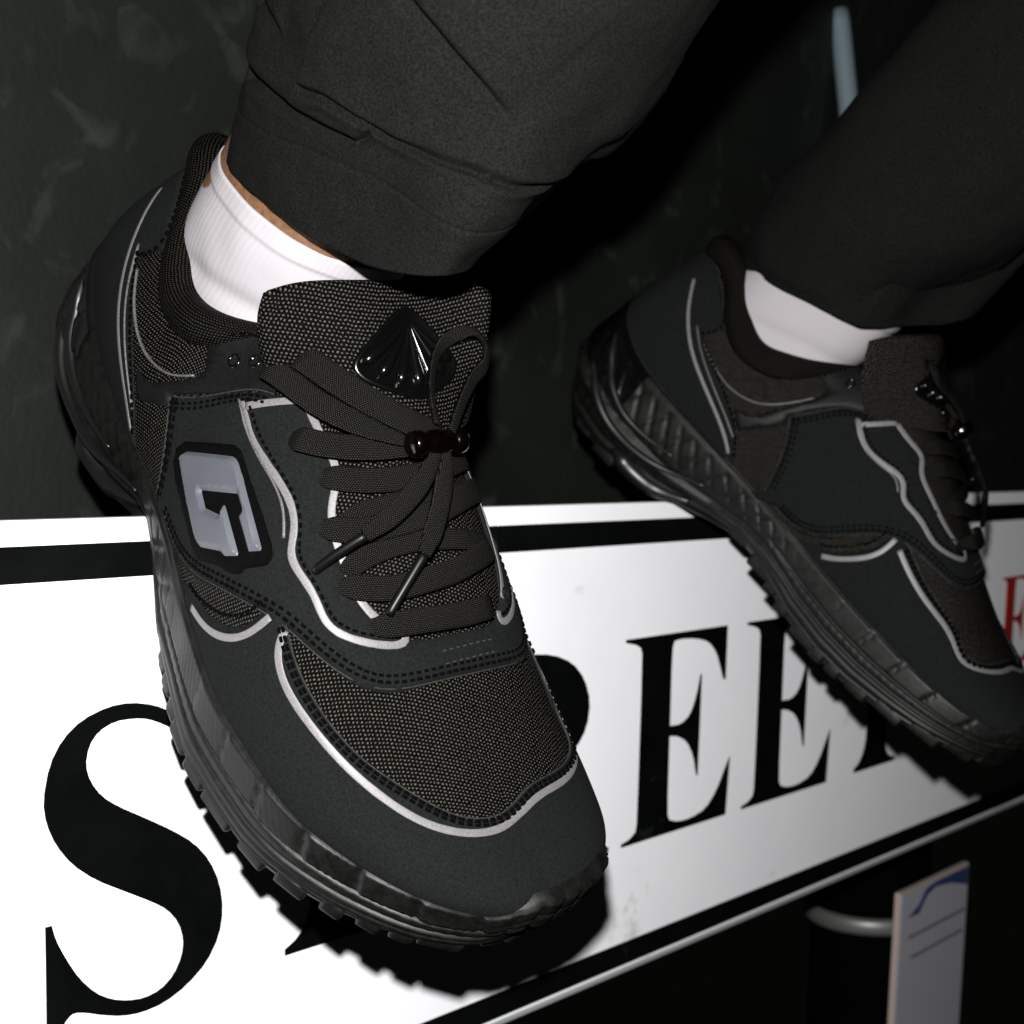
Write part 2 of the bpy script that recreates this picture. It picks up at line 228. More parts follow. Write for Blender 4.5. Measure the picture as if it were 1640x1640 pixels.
CV={
 'notch_edge':[(0.45165,-0.94781),(0.46221,-0.93821),(0.48558,-0.90349),(0.50733,-0.83389),(0.51991,-0.75894),(0.52246,-0.69),(0.52073,-0.64145)],
 'notch_stripe':[(0.46683,-0.95749),(0.48158,-0.94634),(0.49708,-0.91229),(0.51164,-0.86532),(0.52302,-0.80795),(0.52881,-0.75257),(0.53016,-0.70233),(0.52944,-0.65196)],
 'mud_in':[(0.5411,-0.60666),(0.54972,-0.6111),(0.55987,-0.61634),(0.57618,-0.61834),(0.5939,-0.61075),(0.61539,-0.58939),(0.63645,-0.56538),(0.65523,-0.53287),(0.6737,-0.50009),(0.686,-0.46311),(0.70064,-0.43253),(0.73057,-0.36281),(0.74412,-0.31629),(0.75541,-0.26309),(0.76459,-0.19881),(0.77025,-0.1152),(0.76963,-0.0446),(0.76331,0.01787),(0.75457,0.05731),(0.74634,0.10308),(0.74194,0.15129),(0.73957,0.20267),(0.73648,0.27192),(0.73188,0.34413),(0.72495,0.41314),(0.71572,0.47959),(0.70284,0.56342),(0.68732,0.64),(0.67714,0.59667)],
 'toe_stripe':[(0.54458,-0.61535),(0.54687,-0.64562),(0.55234,-0.66695),(0.56271,-0.6828),(0.57732,-0.68654),(0.59331,-0.67697),(0.61033,-0.65833),(0.63161,-0.63299),(0.65337,-0.60346),(0.67708,-0.56778),(0.70427,-0.53301),(0.7232,-0.49957),(0.74105,-0.45693),(0.75731,-0.3973),(0.77173,-0.31976),(0.78317,-0.22135),(0.7878,-0.11821),(0.78473,-0.02254),(0.7731,0.05242),(0.76154,0.11118),(0.75639,0.16906),(0.75307,0.24791),(0.74808,0.33161),(0.73966,0.41748),(0.72695,0.50715)],
 'quarter_rear':[(0.32187,-0.51888),(0.3258,-0.62128),(0.33336,-0.72317),(0.34021,-0.80313),(0.34454,-0.89881),(0.34906,-0.95775)],
 'quarter_low':[(0.37038,-0.97094),(0.39379,-0.97808),(0.41687,-0.96946),(0.43994,-0.93926),(0.4637,-0.87951),(0.48814,-0.79929),(0.50844,-0.72437),(0.52463,-0.66619),(0.53467,-0.62698),(0.54484,-0.60267),(0.55791,-0.57379),(0.57497,-0.53192),(0.5929,-0.48651),(0.61017,-0.42702),(0.62181,-0.35751),(0.62759,-0.27813),(0.62959,-0.16671),(0.62951,-0.03519),(0.62839,0.10104),(0.627,0.20091)],
 'quarter_top':[(0.32187,-0.51888),(0.34466,-0.48759),(0.37343,-0.49087),(0.39666,-0.44676),(0.41633,-0.37282)],
 'throat':[(0.41633,-0.37282),(0.43039,-0.36855),(0.4446,-0.35303),(0.45864,-0.32753),(0.471,-0.3161),(0.48105,-0.33161),(0.48838,-0.36089),(0.49825,-0.38144),(0.51209,-0.37943),(0.52619,-0.36909),(0.54291,-0.35604),(0.5566,-0.3388),(0.57029,-0.30933),(0.58252,-0.26535),(0.59287,-0.20578),(0.59725,-0.12456),(0.59684,-0.02072),(0.59529,0.11093)],
 'stay_stripe':[(0.40249,-0.43237),(0.392,-0.47889),(0.38047,-0.51914),(0.3897,-0.5529),(0.40401,-0.57923),(0.41997,-0.57698),(0.43621,-0.55384),(0.45298,-0.52153),(0.46644,-0.5011),(0.47835,-0.49282),(0.48902,-0.49637),(0.49652,-0.51447),(0.50146,-0.5367),(0.51024,-0.53101),(0.52152,-0.50797),(0.53166,-0.48902),(0.54251,-0.48108),(0.55148,-0.47994),(0.56055,-0.46729),(0.56925,-0.43749),(0.57814,-0.39109),(0.58691,-0.33211),(0.59355,-0.26938),(0.5954,-0.2188),(0.59132,-0.20899),(0.58663,-0.22259)],
 'stay_top_stripe':[(0.38701,-0.53054),(0.39695,-0.49712),(0.4085,-0.44081),(0.4172,-0.37763)],
 'stay_line':[(0.37782,-0.51669),(0.39531,-0.58327),(0.41366,-0.59531),(0.43289,-0.57251),(0.44683,-0.54444),(0.45937,-0.52569),(0.47064,-0.51821),(0.4827,-0.52364),(0.49127,-0.54333)],
 'throat_stripe':[(0.41877,-0.37951),(0.42983,-0.375),(0.43954,-0.36272),(0.45214,-0.34514),(0.46384,-0.32638),(0.47143,-0.31665),(0.47819,-0.33236),(0.48393,-0.35734),(0.49116,-0.3771),(0.50083,-0.3862),(0.51144,-0.38087),(0.52253,-0.36745),(0.53431,-0.35973),(0.54491,-0.35973),(0.55623,-0.34468),(0.56862,-0.31445),(0.57741,-0.27893)],
 'tab':[(0.26741,-0.70129),(0.2577,-0.61195),(0.26953,-0.60824),(0.28741,-0.56413),(0.30592,-0.47491),(0.32387,-0.42075),(0.33451,-0.38315),(0.33725,-0.33849),(0.33138,-0.23356),(0.32692,-0.12747),(0.32835,-0.05321),(0.33907,-0.00333),(0.34905,-0.00333),(0.35327,-0.00382),(0.36415,-0.15024),(0.37958,-0.27667),(0.39591,-0.34001),(0.41475,-0.37335),(0.39479,-0.44199),(0.37127,-0.47981),(0.34322,-0.47616),(0.32084,-0.50936),(0.32246,-0.57515),(0.30231,-0.62815),(0.2759,-0.74596)],
 'eyelets_tab':[(0.3509,-0.28524),(0.36284,-0.3004)],
 'eyelets':[(0.42682,-0.47366),(0.46618,-0.39133),(0.49577,-0.42777),(0.5367,-0.40031),(0.57399,-0.31453)],
 'heel_front':[(0.03219,-0.14667),(0.07799,-0.19276),(0.12205,-0.22745),(0.15604,-0.23021),(0.18016,-0.21846),(0.16377,-0.37273),(0.15359,-0.4852),(0.16966,-0.49053),(0.19411,-0.4965),(0.22215,-0.54304),(0.24557,-0.62215),(0.26522,-0.72386),(0.2784,-0.81723),(0.28657,-0.93972)],
 'heel_stripe':[(0.07298,-0.35791),(0.09107,-0.41508),(0.11365,-0.48164),(0.13873,-0.5413),(0.16044,-0.58499),(0.18091,-0.6233),(0.20184,-0.65896),(0.22641,-0.71752),(0.2492,-0.78606),(0.26855,-0.85771),(0.28067,-0.93259)],
 'heel_line':[(0.14623,-0.47278),(0.16526,-0.51039),(0.18688,-0.54),(0.21041,-0.58859),(0.23499,-0.65232),(0.25772,-0.72786),(0.27556,-0.813)],
 'collar_mesh_line':[(0.17148,-0.47245),(0.20117,-0.49317),(0.22533,-0.51798),(0.24638,-0.51859),(0.27046,-0.49),(0.29629,-0.4406),(0.31924,-0.40317),(0.33178,-0.37865)],
 'badge':[(0.35112,-0.74693),(0.35299,-0.7341),(0.35479,-0.72179),(0.35654,-0.71),(0.36522,-0.70453),(0.37397,-0.69736),(0.38231,-0.68603),(0.39006,-0.67041),(0.39748,-0.65235),(0.40453,-0.63178),(0.40764,-0.628),(0.41072,-0.62379),(0.41375,-0.61915),(0.42236,-0.61921),(0.43078,-0.61691),(0.43899,-0.61319),(0.44853,-0.60634),(0.45777,-0.59986),(0.46676,-0.59486),(0.47503,-0.59236),(0.48303,-0.58932),(0.49085,-0.586),(0.49317,-0.58822),(0.49549,-0.59044),(0.49781,-0.59268),(0.49831,-0.60176),(0.49879,-0.6109),(0.49925,-0.6201),(0.49619,-0.64576),(0.49289,-0.67188),(0.48932,-0.69851),(0.48958,-0.70471),(0.48982,-0.71095),(0.49006,-0.71723),(0.48863,-0.72571),(0.48716,-0.73425),(0.48566,-0.74285),(0.483,-0.75302),(0.48027,-0.76325),(0.47746,-0.77354),(0.47526,-0.77836),(0.47303,-0.78318),(0.47077,-0.78798),(0.46364,-0.81417),(0.45596,-0.84172),(0.44755,-0.87072),(0.44396,-0.87512),(0.4403,-0.87955),(0.43658,-0.88398),(0.42511,-0.88481),(0.41341,-0.88419),(0.40162,-0.88087),(0.39072,-0.87578),(0.37966,-0.8665),(0.36864,-0.84993),(0.3643,-0.8354),(0.36008,-0.81912),(0.35602,-0.80105),(0.35435,-0.78364),(0.35271,-0.7656)],
 'plate':[(0.36443,-0.7762),(0.36421,-0.77296),(0.36399,-0.76971),(0.36377,-0.76644),(0.36355,-0.76317),(0.36333,-0.75987),(0.36427,-0.75624),(0.3652,-0.75265),(0.36612,-0.7491),(0.36704,-0.74559),(0.36794,-0.74206),(0.37318,-0.73715),(0.37825,-0.73097),(0.38304,-0.72329),(0.38753,-0.71421),(0.39208,-0.7045),(0.39661,-0.69398),(0.401,-0.68265),(0.40529,-0.67058),(0.40943,-0.65795),(0.41339,-0.64481),(0.4144,-0.64307),(0.41539,-0.64128),(0.41638,-0.63946),(0.41737,-0.63762),(0.41835,-0.63574),(0.41937,-0.63512),(0.42039,-0.63445),(0.4214,-0.63376),(0.42241,-0.63304),(0.42342,-0.63228),(0.43071,-0.63105),(0.43784,-0.62881),(0.44479,-0.62611),(0.45159,-0.6234),(0.45824,-0.6211),(0.46487,-0.61975),(0.47144,-0.61904),(0.47789,-0.61797),(0.48418,-0.61669),(0.49036,-0.61529),(0.48908,-0.6248),(0.48776,-0.63436),(0.48641,-0.644),(0.48501,-0.65369),(0.48357,-0.66345),(0.47824,-0.66483),(0.4728,-0.66606),(0.46723,-0.66708),(0.46165,-0.66813),(0.45598,-0.66986),(0.45592,-0.66625),(0.45585,-0.66266),(0.45578,-0.65907),(0.45571,-0.6555),(0.45564,-0.65194),(0.45295,-0.65307),(0.45024,-0.65428),(0.44751,-0.65554),(0.44474,-0.65683),(0.44195,-0.65813),(0.43642,-0.68266),(0.43045,-0.70733),(0.424,-0.73194),(0.41705,-0.75626),(0.40959,-0.78003),(0.41273,-0.78107),(0.41585,-0.78182),(0.41896,-0.78232),(0.42205,-0.7826),(0.42511,-0.78269),(0.42881,-0.77288),(0.43239,-0.76298),(0.43587,-0.75304),(0.43925,-0.74309),(0.44253,-0.73317),(0.44158,-0.73035),(0.44062,-0.72755),(0.43966,-0.72475),(0.4387,-0.72195),(0.43774,-0.71916),(0.4382,-0.71704),(0.43866,-0.7149),(0.43912,-0.71278),(0.43958,-0.71066),(0.44003,-0.70853),(0.44429,-0.70696),(0.44848,-0.70539),(0.45261,-0.70391),(0.45668,-0.7026),(0.46069,-0.70152),(0.46476,-0.70076),(0.46882,-0.70027),(0.47286,-0.69964),(0.47684,-0.6989),(0.48075,-0.69809),(0.47894,-0.70856),(0.47706,-0.71912),(0.47511,-0.72977),(0.47309,-0.74051),(0.471,-0.75132),(0.46983,-0.75331),(0.46866,-0.75529),(0.46748,-0.75726),(0.4663,-0.75922),(0.46512,-0.76118),(0.46165,-0.775),(0.45802,-0.78923),(0.45422,-0.80386),(0.45022,-0.81885),(0.44602,-0.83418),(0.44447,-0.8369),(0.44291,-0.83963),(0.44133,-0.84237),(0.43974,-0.84511),(0.43813,-0.84785),(0.43122,-0.84841),(0.42417,-0.84859),(0.41702,-0.84808),(0.40979,-0.84657),(0.40252,-0.84371),(0.39487,-0.837),(0.38719,-0.82798),(0.3796,-0.81571),(0.37194,-0.79857)],
 'lace_bar':[(0.57331,-0.34533),(0.57591,-0.29907),(0.57954,-0.22682),(0.58329,-0.11733),(0.58368,0.0102),(0.58206,0.15175),(0.57553,0.20432)],
 'lace_a':[(0.53551,-0.4186),(0.5405,-0.37938),(0.54883,-0.31667),(0.55603,-0.22907),(0.5555,-0.10583),(0.5498,0.03488),(0.54301,0.17684),(0.53183,0.29985)],
 'lace_b':[(0.49544,-0.43775),(0.5024,-0.39457),(0.50931,-0.34135),(0.51508,-0.25535),(0.51586,-0.14954),(0.51191,-0.02904),(0.50627,0.12546),(0.49127,0.33667)],
 'lace_c':[(0.46651,-0.40124),(0.47382,-0.35915),(0.48077,-0.30643),(0.48721,-0.22103),(0.48978,-0.13776),(0.48824,-0.01731),(0.48472,0.12536),(0.47131,0.31)],
 'lace_d':[(0.43155,-0.46742),(0.44297,-0.4198),(0.4531,-0.36347),(0.46221,-0.2916),(0.46947,-0.19803),(0.47135,-0.1139),(0.47003,0.02056)],
 'lace_e':[(0.37312,-0.36671),(0.38447,-0.3927),(0.40235,-0.39947),(0.4229,-0.36918),(0.43987,-0.30909),(0.45296,-0.23126),(0.46283,-0.14856),(0.47034,-0.02403)],
 'lace_f':[(0.38462,-0.31438),(0.40374,-0.32112),(0.42234,-0.2848),(0.43895,-0.21994),(0.45182,-0.14311),(0.46163,-0.06868),(0.46883,0.01561)],
 'lace_b2':[(0.53636,0.30083),(0.53362,0.18062),(0.53052,0.07441),(0.52812,-0.04007),(0.52703,-0.15571),(0.52774,-0.26604),(0.52917,-0.35303),(0.53533,-0.39921)],
 'lace_c2':[(0.49626,0.35333),(0.50114,0.18404),(0.50173,-0.00074),(0.50276,-0.14835),(0.50234,-0.27906),(0.50126,-0.36253)],
 'tail_a':[(0.47848,-0.0306),(0.4864,-0.06074),(0.4952,-0.10448),(0.50302,-0.1543),(0.50913,-0.19999),(0.51375,-0.25194),(0.51717,-0.30324)],
 'aglet_a':[(0.51722,-0.29804),(0.51953,-0.34837),(0.52081,-0.40457),(0.52242,-0.46713)],
 'tail_b':[(0.47868,0.01408),(0.49218,-0.02589),(0.50648,-0.05474),(0.5209,-0.09155),(0.5312,-0.12178),(0.53799,-0.14993)],
 'aglet_b':[(0.53792,-0.1451),(0.54861,-0.18971),(0.55923,-0.23559),(0.56987,-0.2816)],
 'toggle':[(0.47396,-0.14325),(0.47467,-0.09455),(0.47409,-0.04067),(0.47392,0.04751),(0.47381,0.13137)],
}
# ------------------------------------------------------------------ sign plane (mm, a along the text, b up)
SX = np.array([0.65008362, -0.08709858, 0.75485438]); SY = np.array([-0.02189427, 0.99084944, 0.13318421]); SN = np.array([0.75954719, 0.10310786, -0.64222803])
SO = np.array([-150.45986622, 86.82274247, 590.])
def sp_(a, b, h=0): return wd(SO+SX*a-SY*b+SN*h)
def sbox(name, a0, a1, b0, b1, h0, h1, m, parent, bevel=0):
    V = [sp_(a, b, h) for h in (h0, h1) for (a, b) in ((a0, b0), (a1, b0), (a1, b1), (a0, b1))]
    Fc = [(3, 2, 1, 0), (4, 5, 6, 7), (0, 1, 5, 4), (1, 2, 6, 5), (2, 3, 7, 6), (3, 0, 4, 7)]
    base = np.array(V[0]) if parent is None else np.array(parent.location)
    o = mesh_obj(name, [np.array(v)-(base if parent is not None else 0) for v in V], Fc, m, parent, smooth=False)
    if bevel:
        b = o.modifiers.new('bevel', 'BEVEL'); b.width = bevel*MM; b.segments = 3
    return o
def splate(name, outer, holes, h0, h1, m, parent):
    """flat printed shape with a little paint thickness"""
    P, T = poly_fill(outer, holes); n = len(P); base = np.array(parent.location)
    V = [np.array(sp_(a, b, h1))-base for a, b in P]+[np.array(sp_(a, b, h0))-base for a, b in P]
    Fc = [t for t in T]; k = 0
    for loop in (outer, *holes):
        L = len(loop)
        for i in range(L): j = (i+1) % L; Fc.append((k+i, k+j, n+k+j, n+k+i))
        k += L
    o = mesh_obj(name, V, Fc, m, parent, smooth=False)
    bm = bmesh.new(); bm.from_mesh(o.data); bmesh.ops.recalc_face_normals(bm, faces=bm.faces); bm.to_mesh(o.data); bm.free()
    return o
# dark wall behind the sign
n = 60
def wallpt(a, b): return sp_(a, b, -165)
V = []; a = np.linspace(-700, 3200, n); b = np.linspace(-90, 1300, 40)
for x in a:
    for y in b: V.append(wallpt(x, y))
mw = mat('dark_green_black_wall', (.018,)*3, .6, spec=.4)
tc = nd(mw, 'ShaderNodeTexCoord'); n1 = nd(mw, 'ShaderNodeTexNoise', i_Scale=7., i_Detail=7., i_Roughness=.62); n2 = nd(mw, 'ShaderNodeTexNoise', i_Scale=26., i_Detail=5., i_Distortion=1.2); n3 = nd(mw, 'ShaderNodeTexNoise', i_Scale=260., i_Detail=4.)
for k_ in (n1, n2, n3): lk(mw, tc.outputs['Object'], k_.inputs['Vector'])
r1 = nd(mw, 'ShaderNodeValToRGB'); r1.color_ramp.elements[0].position = .3; r1.color_ramp.elements[1].position = .75
r1.color_ramp.elements[0].color = (.0010, .0019, .0011, 1); r1.color_ramp.elements[1].color = (.0058, .0084, .0060, 1); lk(mw, n1.outputs['Fac'], r1.inputs['Fac'])
r2 = nd(mw, 'ShaderNodeValToRGB'); r2.color_ramp.elements[0].position = .57; r2.color_ramp.elements[1].position = .80
r2.color_ramp.elements[0].color = (0, 0, 0, 1); r2.color_ramp.elements[1].color = (.9, .9, .9, 1); lk(mw, n2.outputs['Fac'], r2.inputs['Fac'])
mx = nd(mw, 'ShaderNodeMixRGB'); mx.inputs[2].default_value = (.021, .026, .0205, 1); lk(mw, r2.outputs['Color'], mx.inputs[0]); lk(mw, r1.outputs['Color'], mx.inputs[1])
lk(mw, mx.outputs[0], bsdf(mw).inputs['Base Color'])
bw = nd(mw, 'ShaderNodeBump', i_Strength=.12, i_Distance=.002); lk(mw, n3.outputs['Fac'], bw.inputs['Height']); lk(mw, bw.outputs['Normal'], bsdf(mw).inputs['Normal'])
wall = mesh_obj('wall', V, gridfaces(n, 40), mw); wall['kind'] = 'structure'; wall['label'] = 'dark green-black smudged wall behind the sign'
# the street name sign
A0, A1 = -260, 1130
sign = empty('street_sign', 'long white street name sign with black border and black serif letters under the shoes', 'sign', sp_(0, -66, 0))
sbox('plate', A0, A1, -131.5, 135.8, -6, 0, M['white'], sign, .8)
sbox('border', A0+10, A1-10, 112.9, 126.4, -.2, .45, M['black_paint'], sign)
sbox('border', A0+10, A1-10, -129.2, -115.6, -.2, .45, M['black_paint'], sign)
sbox('border', A0+10, A0+23.5, -115.5, 112.8, -.2, .45, M['black_paint'], sign)
sbox('border', A1-23.5, A1-10, -115.5, 112.8, -.2, .45, M['black_paint'], sign)
sbox('edge_strip', A0-.5, A1+.5, -133.2, -131.7, -6.5, 1.2, M['edge'], sign)
LS = [(-38.7, 31.0), (-35.7, 44.3), (-29.9, 53.4), (-21.3, 59.8), (-9.6, 63.4), (0.8, 63.8), (11.6, 61.5), (19.4, 57.9), (25.8, 54.4), (29.9, 55.9), (32.3, 59.7), (34.3, 60.8), (34.1, 30.9), (32.1, 31.2), (28.9, 41.2), (23.3, 48.7), (16.2, 53.0), (8.4, 56.3), (2.3, 57.3), (-6.8, 57.3), (-14.2, 54.4), (-18.6, 49.3), (-20.2, 41.9), (-18.2, 35.2), (-13.2, 28.6), (-5.8, 23.4), (4.8, 17.6), (18.9, 9.6), (30.2, 2.0), (38.5, -7.3), (43.6, -18.2), (45.3, -29.9), (43.1, -40.8), (36.6, -50.6), (26.4, -57.8), (14.9, -62.3), (3.7, -63.3), (-5.6, -62.0), (-14.7, -59.0), (-22.0, -55.9), (-27.1, -54.5), (-30.0, -55.9), (-33.0, -59.7), (-39.1, -59.2), (-38.9, -37.5), (-38.8, -17.6), (-36.1, -17.6), (-34.4, -23.8), (-30.3, -32.0), (-24.7, -41.3), (-17.5, -49.2), (-10.0, -53.9), (-2.4, -56.5), (5.4, -57.6), (13.3, -56.3), (19.9, -51.8), (24.1, -44.5), (24.9, -37.8), (22.5, -30.2), (16.9, -23.4), (9.0, -18.2), (-3.3, -11.4), (-16.7, -3.9), (-26.7, 4.1), (-33.6, 13.1), (-37.5, 22.1)]
LE = [(0, 60.0), (104, 60), (104, 26.9), (101.6, 27.1), (98.2, 34.2), (93, 44.3), (84, 51.7), (70.3, 54.8), (55.5, 56.0), (47.5, 55.3), (45.3, 50.6), (45.8, 5.5), (57.2, 4.9), (66.8, 9.3), (72.7, 19.9), (76.4, 33.0), (77.6, 32.5), (77.1, -29.2), (75.4, -28.0), (71.8, -16.0), (64.5, -6.4), (54.4, -1.8), (45.8, -0.6), (46.2, -46.9), (48.7, -51.2), (57.5, -53.8), (71, -54.3), (87.8, -51.3), (99.3, -41.5), (108.8, -27.3), (112.6, -22.3), (110.2, -58.9), (1.4, -58.9), (1.4, -57.0), (9.2, -55.7), (15, -52.3), (16.3, -46.1), (16.3, 49.7), (14.2, 54.3), (9, 56.5), (0, 58.2)]
LT = [(-51, 60), (51, 60), (52.5, 22), (49.5, 22), (46, 37), (38, 49), (27, 53.5), (15, 54), (15, -42), (16.5, -49), (22, -54), (31.5, -56), (31.5, -58.8), (-31.5, -58.8), (-31.5, -56), (-24, -52.5), (-18, -45), (-15, -33), (-15, 54), (-27, 53.5), (-38, 49), (-46, 37), (-49.5, 22), (-52.5, 22)]
LR = [(175, 60), (240, 60), (262, 58), (279, 52), (290, 42), (295.5, 29), (293, 15), (284, 5), (268, -2), (262, -3), (297, -47), (304, -53), (316, -56), (316, -58.8), (272, -58.8), (234, -4), (226, -3), (226, -45), (228, -52), (236, -56), (236, -58.8), (175, -58.8), (175, -56), (185, -54), (190, -46), (190, 47), (186, 54), (175, 57)]
LRH = [(226, 54), (238, 54), (250, 50), (258, 41), (260, 28), (257, 14), (249, 6), (238, 3), (226, 3)]
def rnd(P, closed=True):               # soften the corners of curved runs without moving straight corners
    P = np.array(P, float); out = []
    n = len(P)
    for i in range(n):
        a, b, c = P[i-1], P[i], P[(i+1) % n]; u = b-a; v = c-b
        ang = abs(math.degrees(math.atan2(u[0]*v[1]-u[1]*v[0], u@v)))
        if ang < 42: out += [b-u*.22*1+0*(u), b*.75+.125*a+.125*c, b+v*.22] if min(np.linalg.norm(u), np.linalg.norm(v)) > 2 else [b]
        else: out.append(b)
    return [tuple(p) for p in out]
def letter(P, da=0, holes=(), m='black_paint'):
    splate('letter', [(x+da, y) for x, y in rnd(P)], [[(x+da, y) for x, y in rnd(h)] for h in holes], -.2, .4, M[m], sign)
letter(LS); letter(LT, 110.9); letter(LR, 0, [LRH]); letter(LE, 326.7); letter(LE, 453.8); letter(LT, 635.4)
letter([(x*.62+845, y*.62+29) for x, y in LE], 0, (), 'red_paint')
# post with a silver clamp band behind the sign, card under the sign, blue tube
def lathe(prof, seg=48, arc=2*math.pi):
    V = []; n = len(prof)
    for i in range(seg):
        t = arc*i/seg
        for r, z in prof: V.append((r*math.cos(t), r*math.sin(t), z))
    return V, gridfaces(seg, n, True)
def camray(q, Z): return np.array([(q[0]-820)/2392*Z, (q[1]-1028)/2392*Z, Z])
pc = wd(camray((1392, 1458), 1335.))
post = empty('sign_post', 'round black post with a silver clamp band under the sign edge', 'post', (pc[0], pc[1], pc[2]-.6))
V, Fc = lathe([(0, 0), (.052, 0), (.052, .2), (.052, .6), (.052, .82), (.052, .85), (0, .85)])
mesh_obj('pole', V, Fc, M['post'], post)
V, Fc = lathe([(.0525, 0), (.056, .001), (.0575, .004), (.0575, .011), (.056, .014), (.0525, .015)])
bn = mesh_obj('clamp_band', V, Fc, M['silver'], post); bn.location = (0, 0, .594)
card = empty('hanging_card', 'white printed card with a blue swoosh hanging below the sign', 'card', sp_(797, -420, -30))
sbox('card_body', 733, 862, -420, -180, -25, -20, M['card_side'], card, 1)
sbox('card_face', 735, 861, -418, -182, -19.95, -19.4, M['card'], card)
splate('blue_swoosh', [(747.7, -203.0), (767.8, -203.6), (781.5, -191.3), (797.0, -187.5), (828.1, -191.1), (860, -199.3), (860, -183.1), (828.8, -183), (796.1, -183), (778.5, -185.5), (766.8, -196.2)], [], -19.4, -19.1, M['card_blue'], card)
sbox('print_line', 750, 858, -221.5, -219, -19.4, -19.1, M['card_grey'], card)
sbox('print_line', 757, 855, -239.5, -237, -19.4, -19.1, M['card_grey'], card)
def tube_mesh(P, rad, seg=16, nrm=None):
    P = np.asarray(P, float); n = len(P); rad = np.broadcast_to(rad, (n,)); T = np.gradient(P, axis=0); T /= np.linalg.norm(T, axis=1, keepdims=True)
    V = []; up = np.array([0, 0, 1.]) if nrm is None else nrm
    for i in range(n):
        u = (up if np.ndim(up) == 1 else up[i]); s = np.cross(T[i], u); ls = np.linalg.norm(s)
        if ls < 1e-3: s = np.cross(T[i], [1., 0, 0]); ls = np.linalg.norm(s)
        s /= ls; b = np.cross(s, T[i])
        for k in range(seg):
            t = 2*math.pi*k/seg; V.append(P[i]+rad[i]*(s*math.cos(t)+b*math.sin(t)))
    Fc = gridfaces(n, seg, False, True); Fc.append(tuple(range(seg))[::-1]); Fc.append(tuple((n-1)*seg+k for k in range(seg)))
    return V, Fc
TP = [wd(camray(q, 1250.)) for q in ((1343, 18), (1348, 60), (1354, 120), (1360, 180), (1366, 260), (1372, 330))]
V, Fc = tube_mesh(resample(np.array(TP), .01), .0085)
tb = mesh_obj('hanging_tube', V, Fc, M['tube']); tag(tb, 'thin pale blue tube hanging in the dark at upper right', 'tube')
# ------------------------------------------------------------------ the shoe (built in mm, right foot: x forward, y medial, z up)
SS, QS = 330., 110.                    # scale of the (s, q) pattern plane to about mm
def mirror_pts(P): return [(s, -q) for s, q in P]
class Shoe:
    def __init__(self, name, label, R, T, mir, group):
        self.mir = mir
        loc = wd(np.asarray(T)); self.root = empty(name, label, 'shoe', loc, group)
        m = Matrix((ROTW @ np.asarray(R)).tolist()).to_4x4(); m.translation = Vector(loc); self.root.matrix_world = m
    def add(self, name, V, Fc, m, parent=None, smooth=True, uv=None):
        V = np.asarray(V, float)*MM
        if self.mir: V = V*np.array([1, -1, 1.]); Fc = [tuple(reversed(f)) for f in Fc]
        return mesh_obj(name, V, Fc, m, parent or self.root, smooth, uv)
def arc_uv(S, Q, P):
    """uv in mm from arc lengths on a grid"""
    du = np.r_[np.zeros((1,)+P.shape[1:2]), np.cumsum(np.linalg.norm(np.diff(P, axis=0), axis=2), axis=0)]
    dv = np.concatenate([np.zeros((P.shape[0], 1)), np.cumsum(np.linalg.norm(np.diff(P, axis=1), axis=2), axis=1)], 1)
    return du, dv
def upper_mesh():
    ns, nq = 241, 61
    s = np.linspace(0, 1, ns); V = []; Fc = []; UV = []
    for side in (-1, 1):
        q = np.linspace(1, 0, nq)*side; S, Q = np.meshgrid(s, q, indexing='ij'); P = surf(S, Q)
        du, dv = arc_uv(S, Q, P)
        # u measured along the mid-height line, v measured from the ridge/collar downward
        u = np.broadcast_to(du[:, 40:41], du.shape)*.55+du*.45; v = (dv[:, -1:]-dv)*side
        k = len(V); V += list(P.reshape(-1, 3)); UV += list(np.stack([u, v], -1).reshape(-1, 2))
        f = gridfaces(ns, nq)
        Fc += [tuple(k+i for i in (t if side > 0 else t[::-1])) for t in f]
    return V, Fc, UV
def inside(P, poly):
    x, y = P[:, 0], P[:, 1]; c = np.zeros(len(P), bool); n = len(poly)
    for i in range(n):
        x0, y0 = poly[i]; x1, y1 = poly[(i+1) % n]
        if y0 == y1: continue
        c ^= ((y0 > y) != (y1 > y)) & (x < (x1-x0)*(y-y0)/(y1-y0)+x0)
    return c
def seg_dist(P, poly):
    d = np.full(len(P), 1e9); n = len(poly)
    for i in range(n):
        a = poly[i]; b = poly[(i+1) % n]; ab = b-a; L = ab@ab
        if L < 1e-12: continue
        t = np.clip(((P-a)@ab)/L, 0, 1); d = np.minimum(d, np.linalg.norm(P-(a+t[:, None]*ab), axis=1))
    return d
def cdt(poly, step):
    """triangulate a pattern polygon with even interior points"""
    lo = poly.min(0); hi = poly.max(0); gx = np.arange(lo[0], hi[0], step); gy = np.arange(lo[1], hi[1], step*.87)
    G = np.array([(x+(j % 2)*step/2, y) for j, y in enumerate(gy) for x in gx])
    G = G[inside(G, poly)]
    if len(G): G = G[seg_dist(G, poly) > step*.45]
    n = len(poly); pts = np.vstack([poly, G]) if len(G) else poly
    r = geometry.delaunay_2d_cdt([Vector(p) for p in pts], [(i, (i+1) % n) for i in range(n)], [], 1, 1e-5)
    P = np.array([tuple(v) for v in r[0]]); F_ = [tuple(f) for f in r[2]]
    if F_:
        C = np.array([P[list(f)].mean(0) for f in F_]); ok = inside(C, poly); F_ = [f for f, o in zip(F_, ok) if o]
    return P, F_
